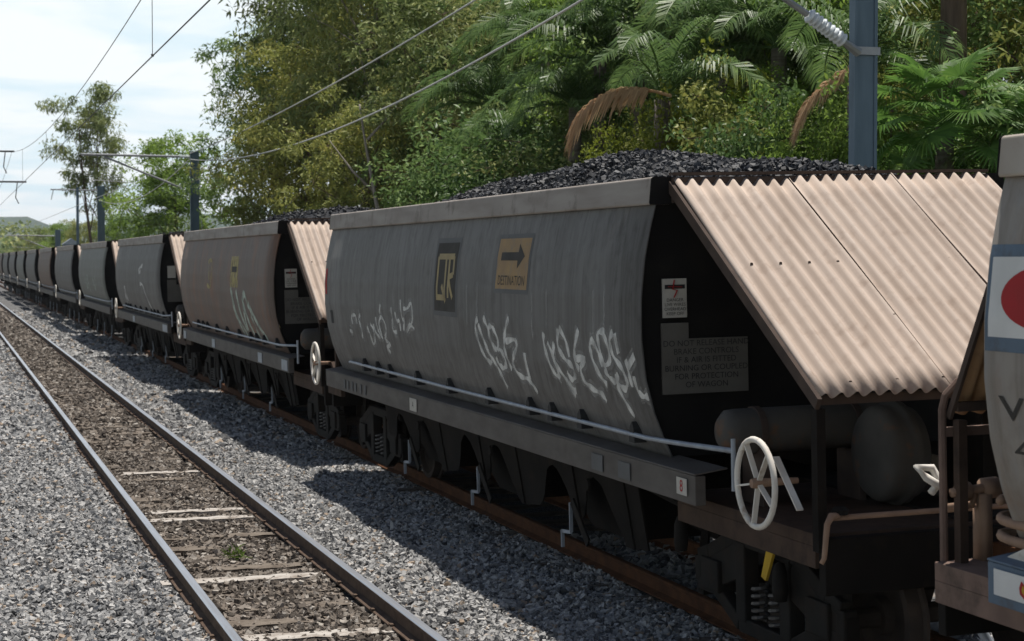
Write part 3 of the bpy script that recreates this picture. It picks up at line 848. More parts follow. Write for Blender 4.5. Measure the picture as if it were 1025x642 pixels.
coal_load(NEARY, 3, -1.6, 'large heap of black coal filling the big graffitied wagon', 29000, .40)
coal_load(NEARY + PITCHW, 4, -2.6, 'heap of black coal in the rust-brown wagon', 5000, .30)
coal_load(NEARY + 2*PITCHW, 5, -1.5, 'coal in the third wagon, the one with the white scrawl', 1800, .16)
coal_load(NEARY + 3*PITCHW, 6, -1.5, 'coal in the olive-grey fourth wagon', 900, .12)
coal_load(1.99, 8, -1.0, 'coal in the tan wagon at the right edge', 1500, .1)

# ---- details only the big wagon shows
t = wag1
def wheel_near(t):
    x, y, z, r = -1.50, -7.50, 1.385, .285
    w = wheel_ring(x, y, z, r, .021).build('hand_wheel', M['white'], t, smooth=True)
    for k in range(5):
        a_ = math.radians(62 + 72 * k)
        MB().bar((x + .02, y, z), (x, y + (r - .012) * math.cos(a_), z + (r - .012) * math.sin(a_)), .012, .036, up=(1, 0, 0)).build('spoke', M['white'], w)
    MB().lathe([(0, -.03), (.03, -.03), (.036, 0), (.03, .04), (0.02, .3), (0, .3)], (x, y, z), 'x', 12).build('hub', M['rubber_tan'], w)
    MB().bar((-1.40, -7.60, 1.56), (-1.40, -7.93, 1.26), .012, .045, up=(1, 0, 0)).build('brake_lever', M['white'], t)
    # brake pipe cock and bent hand lever at the end of the platform
    MB().tube([(-1.25, -8.08, 1.22), (-.1, -8.10, 1.22), (.4, -8.10, 1.21)], .018, 8).build('brake_rod', M['rubber_tan'], t, smooth=True)
    MB().tube([(-1.22, -8.10, 1.235), (-1.28, -8.12, 1.24), (-1.31, -8.12, 1.19), (-1.34, -8.13, .98), (-1.36, -8.13, .95)], [.022, .024, .02, .016, .016], 8).build('crank_handle', M['rubber_tan'], t, smooth=True)
    MB().lathe([(0, .0), (.05, .0), (.055, .03), (.03, .05), (0, .05)], (-1.2, -8.08, 1.24), 'z', 12).build('rod_collar', M['under_grey'], t)
wheel_near(t)
MB().prism([(-6.98, .98), (-6.80, .98), (-6.84, .82), (-6.75, .62), (-6.82, .60), (-6.94, .80)], 'x', -1.12, -1.10).build('yellow_bracket', M['yellow'], t)
b = MB(); b.lathe([(0, -.13), (.045, -.12), (.055, -.05), (.05, .08), (.03, .14), (0, .15)], (-1.12, -7.05, .62), 'z', 12); b.build('valve_body', M['under_grey'], t, smooth=True)
b = MB(); b.lathe([(0, -.13), (.045, -.12), (.055, -.05), (.05, .08), (.03, .14), (0, .15)], (-1.16, -5.42, .72), 'z', 12); b.build('valve_body', M['under_grey'], t, smooth=True)

GRAF = [[[(4.829,1.921),(4.679,1.91)],[(4.603,2.01),(4.601,2.114),(4.38,2.128),(4.345,2.018)],[(4.092,2.152),(4.2,2.086),(4.094,1.947),(4.167,1.85)],[(3.777,2.005),(3.674,1.931),(3.607,1.795),(3.437,1.879),(3.435,1.986),(3.57,2.043)],[(3.435,2.047),(3.302,1.945),(3.137,1.891)],[(3.233,2.144),(3.202,2.009),(3.006,1.896),(3.102,2.058),(2.939,2.153),(2.78,2.068),(2.781,1.964),(2.91,1.885)],[(2.937,2.302),(3.003,2.196)],[(2.878,1.871),(2.687,1.834),(2.911,1.78),(2.783,1.733)]],[[(2.402,2.285),(2.373,2.154),(2.405,2.007),(2.222,1.999)],[(2.22,2.231),(2.16,2.131),(2.041,2.135),(2.042,2.02)],[(1.95,2.381),(1.893,2.168),(1.805,2.156),(1.894,2.025)],[(1.804,2.284),(1.631,2.288),(1.432,2.349),(1.433,2.153),(1.748,2.03),(1.575,2.107),(1.378,2.064)]],[[(-1.194,2.266),(-1.086,2.186),(-1.14,2.034),(-1.274,1.903),(-1.407,1.841),(-1.485,1.865)],[(-1.194,2.205),(-1.328,2.057),(-1.459,1.927),(-1.589,1.843),(-1.692,1.744),(-1.768,1.615)],[(-1.381,2.286),(-1.512,2.185),(-1.564,2.067),(-1.717,1.983),(-1.803,2.061),(-1.718,2.162),(-1.615,2.203),(-1.538,2.185)],[(-1.666,1.907),(-1.717,1.835),(-1.843,1.812),(-1.953,1.862),(-1.904,1.962),(-1.768,1.993)],[(-2.212,2.302),(-2.091,2.189),(-1.993,2.054),(-2.017,1.939),(-2.091,1.811)],[(-2.042,2.071),(-2.332,2.104),(-2.379,2.042),(-2.236,1.935),(-2.178,1.845),(-2.308,1.766),(-2.52,1.75),(-2.635,1.7),(-2.704,1.634)],[(-2.589,1.994),(-2.589,1.754)]],[[(-3.211,2.201),(-3.186,2.102),(-3.263,1.958),(-3.365,1.85),(-3.465,1.84),(-3.414,1.982),(-3.288,2.122)],[(-3.636,2.263),(-3.781,2.158),(-3.829,2.018)],[(-3.464,2.129),(-3.414,1.982),(-3.564,1.861),(-3.734,1.76),(-3.83,1.727)],[(-3.612,2.247),(-3.563,2.101),(-3.709,1.997),(-3.877,1.942),(-3.9,1.865),(-3.782,1.827),(-3.71,1.886)],[(-3.637,1.818),(-3.782,1.684)],[(-4.131,2.264),(-3.993,2.104),(-3.97,1.994),(-4.04,1.92)],[(-3.994,2.011),(-4.223,2.03),(-4.086,1.938),(-4.11,1.831),(-4.269,1.78),(-4.469,1.747),(-4.534,1.692)]],[[(-4.467,2.193),(-4.379,2.151),(-4.402,2.031),(-4.534,1.902),(-4.642,1.834)],[(-4.423,2.199),(-4.554,2.099),(-4.619,1.982)],[(-4.746,2.27),(-4.597,2.25),(-4.597,2.13),(-4.662,1.999),(-4.81,2.051),(-4.767,2.197),(-4.682,2.268)],[(-4.662,1.969),(-4.748,1.9),(-4.873,1.878),(-4.955,1.942)],[(-4.933,2.277),(-4.851,2.2),(-4.893,2.085),(-5.057,1.991),(-5.118,1.893),(-5.038,1.83),(-4.915,1.866),(-4.894,1.938)],[(-4.873,1.849),(-4.977,1.724),(-5.079,1.615)],[(-4.974,2.264),(-5.016,2.105)],[(-5.157,2.068),(-5.197,1.97),(-5.218,1.856)],[(-5.354,2.107),(-5.197,2.013)],[(-5.296,1.947),(-5.316,1.834),(-5.414,1.798),(-5.509,1.804)]]]
GRAF = [[[((y_ + NEARY) * .98 - NEARY, (z_ - 2.79) * .98 + 2.79) for y_, z_ in s_] for s_ in g_] for g_ in GRAF]
for k, g_ in enumerate(GRAF):
    for j_, s_ in enumerate(g_):
        ribbon([s_], .046 if k < 2 else .060, .0036 + .0002 * j_).build('graffiti_stroke', M['spray'], t)
        ribbon([s_], .14, .0022 + .0001 * j_).build('graffiti_haze', M['spray_soft'], t)
# drips
for y, z, l_ in ((-1.15, 2.6, .4), (-1.5, 2.62, .35), (-3.2, 2.55, .4), (-3.6, 2.6, .35), (-4.75, 2.6, .35), (-5.0, 2.65, .4), (2.4, 2.45, .2), (1.9, 2.5, .2)):
    ribbon([[(y, z), (y + .003, z - l_)]], .04, .0018).build('graffiti_haze', M['spray_soft'], t)

# railway emblem: black panel with a gold slanted monogram
def logo(t, cy, cz, w=.80, h=.70, big=True):
    side_patch([(cy + w/2 + .06, cz - h/2 - .05), (cy - w/2 - .06, cz - h/2 - .05), (cy - w/2 - .06, cz + h/2 + .05), (cy + w/2 + .06, cz + h/2 + .05)], .0022).build('emblem_surround', M['halo'], t)
    e = side_patch([(cy + w/2, cz - h/2), (cy - w/2, cz - h/2), (cy - w/2, cz + h/2), (cy + w/2, cz + h/2)], .0036).build('emblem', M['sign_black'], t)
    def pt(u, v): return (cy + w/2 - u * w, cz + h/2 - v * h)
    st = [[(.13, .80), (.13, .20), (.87, .20), (.87, .46), (.66, .50), (.87, .80)], [(.10, .80), (.52, .80)], [(.50, .80), (.50, .22)], [(.36, .62), (.54, .86)], [(.66, .22), (.66, .80)]]
    for s_ in st:
        for i in range(len(s_) - 1):
            ribbon([[pt(*s_[i]), pt(*s_[i+1])]], .060, .0050 + .0003 * i).build('monogram_stroke', M['gold'], e)
logo(t, -.33, 2.66)
# arrow sign
sy0, sy1, sz0, sz1 = -2.10, -3.04, 2.57, 3.03
side_patch([(sy0 + .05, sz0 - .04), (sy1 - .05, sz0 - .04), (sy1 - .05, sz1 + .04), (sy0 + .05, sz1 + .04)], .0022).build('sign_surround', M['halo'], t)
sg = side_patch([(sy0, sz0), (sy1, sz0), (sy1, sz1), (sy0, sz1)], .0036).build('arrow_sign', M['sign_tan'], t)
side_patch([(-2.22, 2.83), (-2.72, 2.83), (-2.72, 2.905), (-2.22, 2.905)], .005).build('arrow_shaft', M['sign_black'], sg)
side_patch([(-2.72, 2.755), (-2.72, 2.755), (-2.92, 2.868), (-2.72, 2.98)], .0052).build('arrow_head', M['sign_black'], sg)
side_text(sg, 'DESTINATION', .125, M['sign_black'], -2.57, 2.645, off=.005)
# slot and reflector near the far end
side_patch([(5.45, 2.0), (5.30, 2.0), (5.30, 2.17), (5.45, 2.17)], .004).build('inspection_slot', M['black'], t)
side_patch([(5.70, 2.38), (5.60, 2.38), (5.60, 2.72), (5.70, 2.72)], .004).build('reflector_strip', M['red'], t)

def end_notices(t, lines=True):
    y = -HALF + .02
    n_ = MB().box(-1.40, -1.21, y, y + .02, 2.40, 2.69).build('notice', M['notice'], t)
    if lines:
        MB().box(-1.385, -1.225, y - .004, y - .0005, 2.615, 2.645).build('notice_band', M['black'], n_)
        b = MB(); yy = y - .006
        b.bar((-1.31, yy, 2.68), (-1.325, yy, 2.61), .004, .02, up=(0, 1, 0)); b.bar((-1.33, yy, 2.615), (-1.285, yy, 2.60), .004, .016, up=(0, 1, 0)); b.bar((-1.29, yy, 2.60), (-1.315, yy, 2.55), .004, .018, up=(0, 1, 0)); b.bar((-1.36, yy, 2.632), (-1.25, yy, 2.628), .004, .016, up=(0, 1, 0))
        b.build('lightning_mark', M['red'], n_)
        end_text(n_, 'DANGER\nLIVE WIRES\nOVERHEAD\nKEEP OFF', .034, M['black'], -1.305, y - .003, 2.48)
    p_ = MB().box(-1.415, -.72, y, y + .018, 1.83, 2.24).build('notice_board', M['text_panel'], t)
    MB().box(-1.415, -1.20, y, y + .0185, 2.2405, 2.36).build('board_patch', M['text_panel'], p_)
    if lines:
        end_text(p_, 'DO NOT RELEASE HAND\nBRAKE CONTROLS\nIF & AIR IS FITTED\nBURNING OR COUPLED\nFOR PROTECTION\nOF WAGON', .062, M['black'], -1.06, y - .003, 2.05)
end_notices(wag1)
end_notices(wagons[1])
end_notices(wagons[2], False)

# sill plates: numbers and small white data panels
def sill_plate(t, y0, y1, z0, z1, m, txt=None, tm=None, size=.1):
    b = MB().box(-1.5425, -1.5365, min(y0, y1), max(y0, y1), z0, z1).build('sill_plate', m, t)
    if txt:
        me = text_mesh('lettering', txt, size, tm or M['black'])
        for v in me.vertices: v.co = (-1.5450, (y0 + y1) / 2 - v.co.x, (z0 + z1) / 2 + v.co.y)
        link_mesh('lettering', me, b)
    return b
sill_plate(wag1, -6.45, -6.27, 1.17, 1.29, M['notice'], '8', M['red'], .12)
sill_plate(wag1, 1.45, 1.15, 1.15, 1.29, M['notice'], 'A', M['black'], .1)
for y in (4.95, 4.75, 4.5, 4.3, 4.0, 3.75): sill_plate(wag1, y, y - .09, 1.16, 1.27, M['halo'])
sill_plate(wag1, -5.1, -5.35, 1.15, 1.28, M['halo']); sill_plate(wag1, -4.5, -4.75, 1.15, 1.28, M['halo'])
for w, lst in ((wagons[1], [(-6.5, -6.0), (-4.2, -3.8), (1.6, 1.2), (5.9, 5.5)]), (wagons[2], [(-6.5, -5.6), (1.5, 1.0)])):
    for (p0, p1) in lst: sill_plate(w, p0, p1, 1.14, 1.30, M['pipe'])

# ---- brown wagon
t = wagons[1]
for s_ in [[(-1.4, 2.35), (-1.9, 1.5)], [(-1.5, 2.3), (-1.55, 1.9), (-1.9, 1.75), (-2.2, 1.5)], [(-2.6, 2.2), (-3.1, 1.5)], [(-2.5, 1.6), (-2.7, 2.15), (-3.0, 2.2), (-3.6, 1.5)], [(-3.2, 2.1), (-4.3, 1.5)], [(-2.0, 2.3), (-2.4, 1.6)]]: ribbon([s_], .13, .004).build('graffiti_stroke', M['spray_green'], t)
side_patch([(-1.35, 2.35), (-2.2, 2.35), (-2.2, 2.9), (-1.35, 2.9)], .003).build('faded_sign', M['spray_yellow'], t)
side_patch([(-1.5, 2.62), (-2.05, 2.62), (-2.05, 2.72), (-1.5, 2.72)], .005).build('arrow_shaft', M['sign_black'], t)
for s_ in [[(1.5, 2.8), (1.0, 2.8), (1.1, 2.35), (1.6, 2.35)], [(1.35, 2.72), (1.3, 2.45)]]: ribbon([s_], .09, .011).build('faded_emblem_stroke', M['spray_yellow'], t)
# ---- third wagon
t = wagons[2]
for s_ in [[(-1.5, 2.55), (-1.0, 2.5), (-1.2, 2.62), (-1.9, 2.7)], [(-1.2, 2.2), (-1.8, 2.2), (-2.3, 1.95), (-2.9, 1.55)], [(3.5, 1.6), (3.2, 2.1), (2.9, 1.7), (3.4, 1.9)]]: ribbon([s_], .10, .011).build('graffiti_stroke', M['spray'], t)
t = wagons[3]
for s_ in [[(2.5, 2.2), (2.0, 1.8), (1.5, 2.3), (1.0, 1.7)], [(-1, 2.2), (-1.5, 1.8), (-2, 2.3)]]: ribbon([s_], .12, .011).build('graffiti_stroke', M['spray_green'], t)

# ---- tan wagon at the right edge: white panel with red disc, number, coiled hose, frame
t = wag0
side_patch([(5.72, 2.46), (4.2, 2.46), (4.2, 2.85), (5.72, 2.85)], .0045).build('white_panel', M['panel_white'], t)
pn = t.children[-1]
b = MB(); cN = 36
b.v.append((surf(2.655) - .0065, 5.22, 2.655))
for k in range(cN):
    a_ = 2 * math.pi * k / cN; z_ = 2.655 + .16 * math.sin(a_)
    b.v.append((surf(z_) - .0065, 5.22 + .40 * math.cos(a_), z_))
b.f += [(0, 1 + k, 1 + (k + 1) % cN) for k in range(cN)]
b.build('red_disc', M['red'], pn)
side_patch([(5.75, 2.39), (3.8, 2.39), (3.8, 2.91), (5.75, 2.91)], .0025).build('blue_grey_band', M['sill_blue'], t)
side_text(t, 'VAO', .17, M['sign_black'], 5.27, 2.11, sx=2.1)
side_text(t, '40127', .16, M['sign_black'], 5.16, 1.91, sx=2.0)
sp = sill_plate(t, 5.78, 5.0, 1.17, 1.30, M['panel_white'])
def fl(sc_, m, x):
    pts = [(0, -.5), (.32, -.2), (.30, .1), (.08, .5), (-.05, .25), (-.22, .42), (-.34, .05), (-.30, -.25)]
    b = MB(); b.v = [(x, 5.50 - p0 * .16 * sc_, 1.235 + p1 * .10 * sc_) for p0, p1 in pts]; b.f = [tuple(range(8))]
    b.build('flame_mark', m, sp)
fl(1.0, M['red'], -1.5455); fl(.55, M['yellow'], -1.5475)
pts = []
for k, tt in enumerate(np.linspace(0, 4.2 * math.pi, 60)):
    pts.append((-1.20 + .24 * math.cos(tt + 1.6), 5.62 + .50 * math.sin(tt + 1.6), 1.41 + .014 * tt))
MB().tube(pts, .026, 8).build('coiled_hose', M['rubber_tan'], t, smooth=True)
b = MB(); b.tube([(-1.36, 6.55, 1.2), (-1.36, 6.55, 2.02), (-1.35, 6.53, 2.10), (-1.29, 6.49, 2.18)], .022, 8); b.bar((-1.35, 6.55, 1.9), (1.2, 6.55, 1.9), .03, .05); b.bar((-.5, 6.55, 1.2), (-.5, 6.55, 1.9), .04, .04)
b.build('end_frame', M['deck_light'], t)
b = MB(); b.tube([(-1.34, 6.5, 1.575), (-.95, 6.5, 1.60)], .026, 8); b.tube([(-1.30, 6.5, 1.577), (-1.23, 6.5, 1.58)], .05, 10); b.tube([(-1.15, 6.5, 1.585), (-1.06, 6.5, 1.59)], .058, 10); b.tube([(-1.2, 6.5, 1.58), (-1.2, 6.52, 1.5), (-1.3, 6.6, 1.48)], .022, 8); b.box(-1.18, -1.12, 6.45, 6.55, 1.2, 1.56)
b.build('brake_valve', M['rubber_tan'], t, smooth=True)
b = MB(); b.tube([(-1.0, 7.15, 1.50), (-1.08, 7.2, 1.56), (-1.13, 7.22, 1.62), (-1.02, 7.24, 1.61), (-.98, 7.22, 1.53), (-1.05, 7.2, 1.47)], .024, 8); b.build('hose_coupling', M['white'], t, smooth=True)
b = MB(); b.tube([(-1.0, 6.72, 1.02), (-.96, 6.95, .92), (-.85, 7.1, .75), (-.7, 7.0, .45), (-.75, 6.6, .2)], .03, 8); b.build('air_hose', M['pipe'], t, smooth=True)
MB().prism([(5.80, 1.345), (5.55, 1.345), (5.55, 1.45)], 'x', -1.46, -1.44).build('corner_gusset', M['white'], t)

# ------------------------------------------------------------------ overhead line
FPX = 1800.0
def y_at(u, X):
    """distance along the track at which a thing standing X metres to the right is seen u pixels across"""
    z = FPX * X / (math.cos(YAW) * (u + 56.0))
    return (z - X * math.sin(YAW)) / math.cos(YAW)

def mast(name, x, y, ztop, w, label, arm=None):
    """rolled steel column: two flanges and a web"""
    t = empty(name, (x, y, -.5)); tag(t, label, 'mast', 'overhead line masts')
    H = ztop + .5
    d = w * .22
    b = MB(); b.box(-w/2, w/2, -d, -d + .02, 0, H); b.box(-w/2, -w/2 + .02, -d + .02, d, 0, H); b.box(w/2 - .02, w/2, -d + .02, d, 0, H)
    b.box(-w/2, -w/2 + .035, -d - .014, -d, 0, H); b.box(w/2 - .035, w/2, -d - .014, -d, 0, H)
    b.build('column', M['mast'], t)
    b = MB(); b.box(-w*.8, w*.8, -w*.8, w*.8, 0, .12); b.build('base_plate', M['mast'], t)
    return t

def insulator(parent, p, q, n=8, r=.065):
    p, q = Vector(p), Vector(q)
    pts, rs = [], []
    for k in range(n):
        for f_, rr_ in ((0.05, .03), (.25, r), (.6, r * .8), (.7, .03)):
            pts.append(p.lerp(q, (k + f_) / n)); rs.append(rr_)
    return MB().tube(pts, rs, 12).build('insulator', M['porcelain'], parent, smooth=True)

def cantilever(t, zb, reach, tube=.03, stay=True, zo=.5):
    """insulated bracket reaching over the track towards -x; heights above the mast base"""
    H = zb
    MB().tube([(-.55, 0, H), (-reach, 0, H + .02)], tube, 8).build('arm', M['galv'], t)
    insulator(t, (-.15, 0, H), (-.55, 0, H))
    if stay:
        MB().tube([(-.5, 0, H - 1.15), (-reach * .8, 0, H - .05)], tube * .85, 8).build('stay_tube', M['galv'], t)
        insulator(t, (-.1, 0, H - 1.42), (-.5, 0, H - 1.15))
        MB().tube([(-reach * .85, 0, H), (-reach * .92, 0, H - .9), (-reach * .55, 0, H - .98)], .015, 6).build('steady_arm', M['galv'], t)

MX = 8.9
ym0 = y_at(862, MX)
m0 = mast('overhead_line_mast', MX, ym0, 8.6, .255, 'broad blue-grey steel mast standing just behind the big graffitied wagon')
zc = 4.83 + .5
MB().box(-.15, .15, -.085, -.073, zc - .04, zc + .04).build('bracket', M['galv'], m0)
MB().tube([(-.10, -.08, zc - .02), (-.30, -.14, zc + .08)], [.05, .035], 8).build('hinge', M['galv'], m0)
insulator(m0, (-.30, -.14, zc + .08), (-.74, -.22, zc + .32), 9, .078)
MB().tube([(-.74, -.22, zc + .32), (-2.55, -.5, zc + 1.25)], [.035, .03], 8).build('stay_tube', M['galv'], m0)
cantilever(m0, 7.2, 2.8, .035, False)
MB().tube([(-2.3, -.02, 7.2), (-2.4, -.4, 5.75 + .35)], .012, 6).build('dropper', M['wire'], m0)

ym1 = y_at(195, MX)
m1 = mast('overhead_line_mast', MX, ym1, 6.75, .32, 'slender grey mast with one bracket arm standing in front of gum trees')
cantilever(m1, 6.55 + .5, 4.1, .045)
MB().tube([(.12, -.16, 6.9), (.3, -.3, 3.0)], .012, 6).build('earth_cable', M['wire'], m1)
ym2 = y_at(101.5, MX)
m2 = mast('overhead_line_mast', MX, ym2, 7.1, .42, 'thick grey mast rising behind the far wagons below the lone gum tree')
ym3 = y_at(78, MX + .4)
m3 = mast('overhead_line_mast', MX + .4, ym3, 8.0, .2, 'thin pole with a long horizontal arm left of the thick far mast')
MB().tube([(1.5, 0, 8.3), (-1.9, 0, 8.33)], .05, 8).build('arm', M['galv'], m3)
MB().tube([(-1.7, 0, 8.3), (-1.85, 0, 7.6)], .03, 8).build('drop_arm', M['galv'], m3)
ym4 = y_at(58, MX)
m4 = mast('overhead_line_mast', MX, ym4, 5.2, .42, 'far mast low above the distant wagons, beside bushes')
cantilever(m4, 5.2, 4.0, .05)
# mast of the near track stands left of the picture; its arms reach in
ml = mast('overhead_line_mast', -.9, 74, 7.7, .25, 'mast past the left edge whose two bracket arms reach into the sky')
for zz, rch in ((7.0, 3.6), (5.8, 4.05)):
    MB().tube([(.5, 0, zz + .5), (rch, 0, zz + .52)], .035, 8).build('arm', M['wire_dark'], ml)
    insulator(ml, (.14, 0, zz + .5), (.5, 0, zz + .5))
    MB().tube([(rch - .35, 0, zz + .5), (rch - .42, 0, zz - .1), (rch - .3, 0, zz - .35)], .022, 6).build('drop_arm', M['wire_dark'], ml)

def span(p, q, sag, n=24):
    p, q = Vector(p), Vector(q)
    return [p.lerp(q, k / n) + Vector((0, 0, -4 * sag * (k / n) * (1 - k / n))) for k in range(n + 1)]
def wire(name, pts, r, m, label, group=None):
    o = MB().tube(pts, r, 6).build(name, m); tag(o, label, 'wire', group); return o
CX = 2.60
wire('contact_wire', [(CX, y, 5.36) for y in np.linspace(-4, 260, 40)], .0085, M['wire_dark'], 'dark contact wire over the empty track, lower of the pair crossing the sky', 'overhead wires of the empty track')
mp_ = span((CX, 8, 7.0), (CX, 74, 7.0), .95) + span((CX, 74, 7.0), (CX, 136, 6.95), 1.0)[1:] + span((CX, 136, 6.95), (CX, 198, 6.95), 1.0)[1:]
ms = wire('catenary_wire', mp_, .0075, M['wire_dark'], 'thin sagging catenary wire over the empty track, upper of the pair crossing the sky', 'overhead wires of the empty track')
def zcat(y):
    ys_ = [v_[1] for v_ in mp_]; return float(np.interp(y, ys_, [v_[2] for v_ in mp_]))
for yd in (23.7, 49, 64, 92):
    MB().tube([(CX, yd, 5.36), (CX, yd, zcat(yd))], .005, 5).build('dropper', M['wire_dark'], ms)
    MB().tube([(CX, yd - .04, 5.36), (CX, yd + .04, 5.38)], .018, 6).build('clip', M['wire_dark'], ms)
wire('feeder_wire', span((8.72, ym0, 7.05), (8.75, ym1, 6.45), 1.0), .019, M['wire'], 'pale feeder wire sagging lower between the slender mast and the broad mast', 'feeder wires between the masts')
wire('feeder_wire', span((8.72, ym0, 7.75), (8.75, ym1, 6.68), .38), .017, M['wire'], 'pale feeder wire higher of the two from the slender mast top', 'feeder wires between the masts')
wire('feeder_wire', span((8.75, ym1, 6.5), (8.75, ym2, 6.3), .8), .016, M['wire'], 'feeder wire between slender mast and thick far mast', 'feeder wires between the masts')
wire('contact_wire', [(WX - .2, y, 5.42) for y in np.linspace(66, 260, 20)], .012, M['wire'], 'contact wire above the far wagons of the train')
wire('feeder_wire', [(7.1, y_at(585, 7.1), 6.02), (7.25, y_at(640, 7.25), 5.72), (7.2, y_at(700, 7.2), 5.55)], .012, M['galv'], 'short pale wire tail at the top beside the palm')

# ------------------------------------------------------------------ vegetation
LEAF = {}
def L(name, stops, trans=.30, rough=.5, spec=.16):
    LEAF[name] = island_mat(name, stops, rough, trans, spec, clump=.5, cscale=.55)
L('gum_leaf', [(0, (0.088, 0.123, 0.042)), (.3, (0.175, 0.229, 0.079)), (.6, (0.290, 0.335, 0.127)), (.85, (0.386, 0.397, 0.150)), (1, (0.475, 0.414, 0.175))])
L('olive_leaf', [(0, (0.123, 0.142, 0.039)), (.35, (0.238, 0.272, 0.079)), (.7, (0.361, 0.369, 0.102)), (1, (0.528, 0.458, 0.123))])
L('dark_leaf', [(0, (0.078, 0.129, 0.046)), (.45, (0.167, 0.259, 0.083)), (.8, (0.297, 0.400, 0.124)), (1, (0.468, 0.518, 0.180))])
L('bright_leaf', [(0, (0.102, 0.168, 0.033)), (.5, (0.205, 0.307, 0.059)), (.9, (0.321, 0.440, 0.088)), (1, (0.411, 0.468, 0.102))], .45)
L('lime_leaf', [(0, (.10, .13, .02)), (.5, (.20, .24, .035)), (1, (.36, .38, .06))], .45)
L('palm_leaf', [(0, (0.057, 0.108, 0.036)), (.5, (0.115, 0.194, 0.061)), (.9, (0.187, 0.273, 0.086)), (1, (0.302, 0.287, 0.101))], .4, .42, .22)
L('fan_leaf', [(0, (0.068, 0.145, 0.034)), (.6, (0.128, 0.246, 0.051)), (1, (0.238, 0.340, 0.076))], .45, .5, .18)
L('dead_leaf', [(0, (0.324, 0.203, 0.115)), (.5, (0.513, 0.338, 0.196)), (1, (0.675, 0.486, 0.297))], .3, .8)
L('straw', [(0, (.30, .24, .14)), (1, (.55, .46, .30))], .2, .8)
L('grass_blade', [(0, (.07, .12, .02)), (1, (.18, .26, .05))], .3)
M['bark_pale'] = mat('pale_gum_bark', (.36, .33, .29), .85, var=(.24, .21, .18), scale=3, stretch=(1, 1, .3), bump=.4, bscale=12)
M['bark_brown'] = mat('brown_bark', (.16, .115, .085), .9, var=(.09, .065, .05), scale=6, stretch=(2, 2, .3), bump=.8, bscale=14)
M['bark_palm'] = mat('ringed_palm_bark', (.20, .175, .145), .9, var=(.12, .10, .08), scale=6, stretch=(.3, .3, 4), bump=.6, bscale=9)

def leaves(cent, rad, per, ln, wd, droop, rr, squash=.75):
    """many separate diamond leaves round each clump centre"""
    n = len(cent) * per
    c = np.repeat(cent, per, 0); r = np.repeat(rad, per)
    d = rr.normal(size=(n, 3)); d /= np.linalg.norm(d, axis=1)[:, None]
    rr_ = rr.uniform(.25, 1, n) ** .6
    p = c + d * (r * rr_)[:, None] * np.array([1, 1, squash])
    a = rr.normal(size=(n, 3)); a[:, 2] = a[:, 2] * .6 - droop; a /= np.linalg.norm(a, axis=1)[:, None]
    up = rr.normal(size=(n, 3)) * .7 + np.array([0, 0, 1.0])
    b = np.cross(a, up); b /= np.linalg.norm(b, axis=1)[:, None] + 1e-6
    l_ = ln * rr.uniform(.6, 1.35, n); w_ = wd * rr.uniform(.7, 1.3, n)
    v = np.stack([p, p + a * (l_ * .45)[:, None] + b * (w_ * .5)[:, None], p + a * l_[:, None] - np.array([0, 0, 1]) * (l_ * .12)[:, None], p + a * (l_ * .45)[:, None] - b * (w_ * .5)[:, None]], 1)
    return v.reshape(-1, 3), np.arange(n * 4).reshape(-1, 4)

def crown_tree(seed, H, spread, base, lobes, clumps, per, ln, wd, droop, trunk_r, leafm, barkm, crad=.65, lean=.0, top_bias=.5, stems=1):
    """returns (trunk mesh, crown mesh) of a branching tree of height H; crown between base*H and H"""
    rr = np.random.default_rng(seed); rnd = random.Random(seed)
    b = MB(); cents, rads = [], []
    lx = lean * H
    for s_ in range(stems):
        ox, oy = (rnd.uniform(-.3, .3) * stems, rnd.uniform(-.3, .3) * stems) if stems > 1 else (0, 0)
        topx, topy = lx + ox * 4, oy * 4
        tp = [Vector((ox * (1 - k) + topx * k + .15 * math.sin(k * 5 + seed), oy * (1 - k) + topy * k + .15 * math.cos(k * 4 + seed), H * .93 * k)) for k in np.linspace(0, 1, 9)]
        b.tube(tp, [trunk_r * (1 - .85 * k) for k in np.linspace(0, 1, 9)], 7, cap=False)
        for i in range(lobes // stems):
            k = base + (1 - base) * ((i + rnd.random()) / (lobes / stems)) ** (1 - .4 * top_bias)
            ang = i * 2.4 + rnd.uniform(-.5, .5)
            env = math.sin(math.pi * min(1, max(.06, (k - base * .8) / (1.12 - base * .8)))) ** .7
            rad = spread * env * rnd.uniform(.45, 1.0)
            kk = max(.15, k - .16); j = min(int(kk * 8), 7)
            st = tp[j].lerp(tp[j + 1], kk * 8 - j)
            en = Vector((st.x + rad * math.cos(ang), st.y + rad * math.sin(ang), H * k))
            mid = st.lerp(en, .5) + Vector((0, 0, .08 * H * rnd.uniform(0, 1))) * .5
            r0 = trunk_r * .42 * (1 - .6 * k)
            b.tube([st, mid, en], [r0, r0 * .7, r0 * .35], 5, cap=False)
            for c in range(clumps):
                off = Vector((rnd.gauss(0, 1), rnd.gauss(0, 1), rnd.gauss(0, .75))) * (spread * .23)
                cc = en + off
                if cc.z < base * H * .8: continue
                cents.append(cc); rads.append(crad * rnd.uniform(.6, 1.25))
                if c % 2 == 0: b.tube([en, en.lerp(cc, .5) + Vector((0, 0, .1)), cc], [r0 * .32, r0 * .22, .012], 4, cap=False)
    v, f = leaves(np.array([tuple(c) for c in cents]), np.array(rads), per, ln, wd, droop, rr)
    return b.mesh('trunk', barkm, True), np_mesh('crown', v, f, leafm)

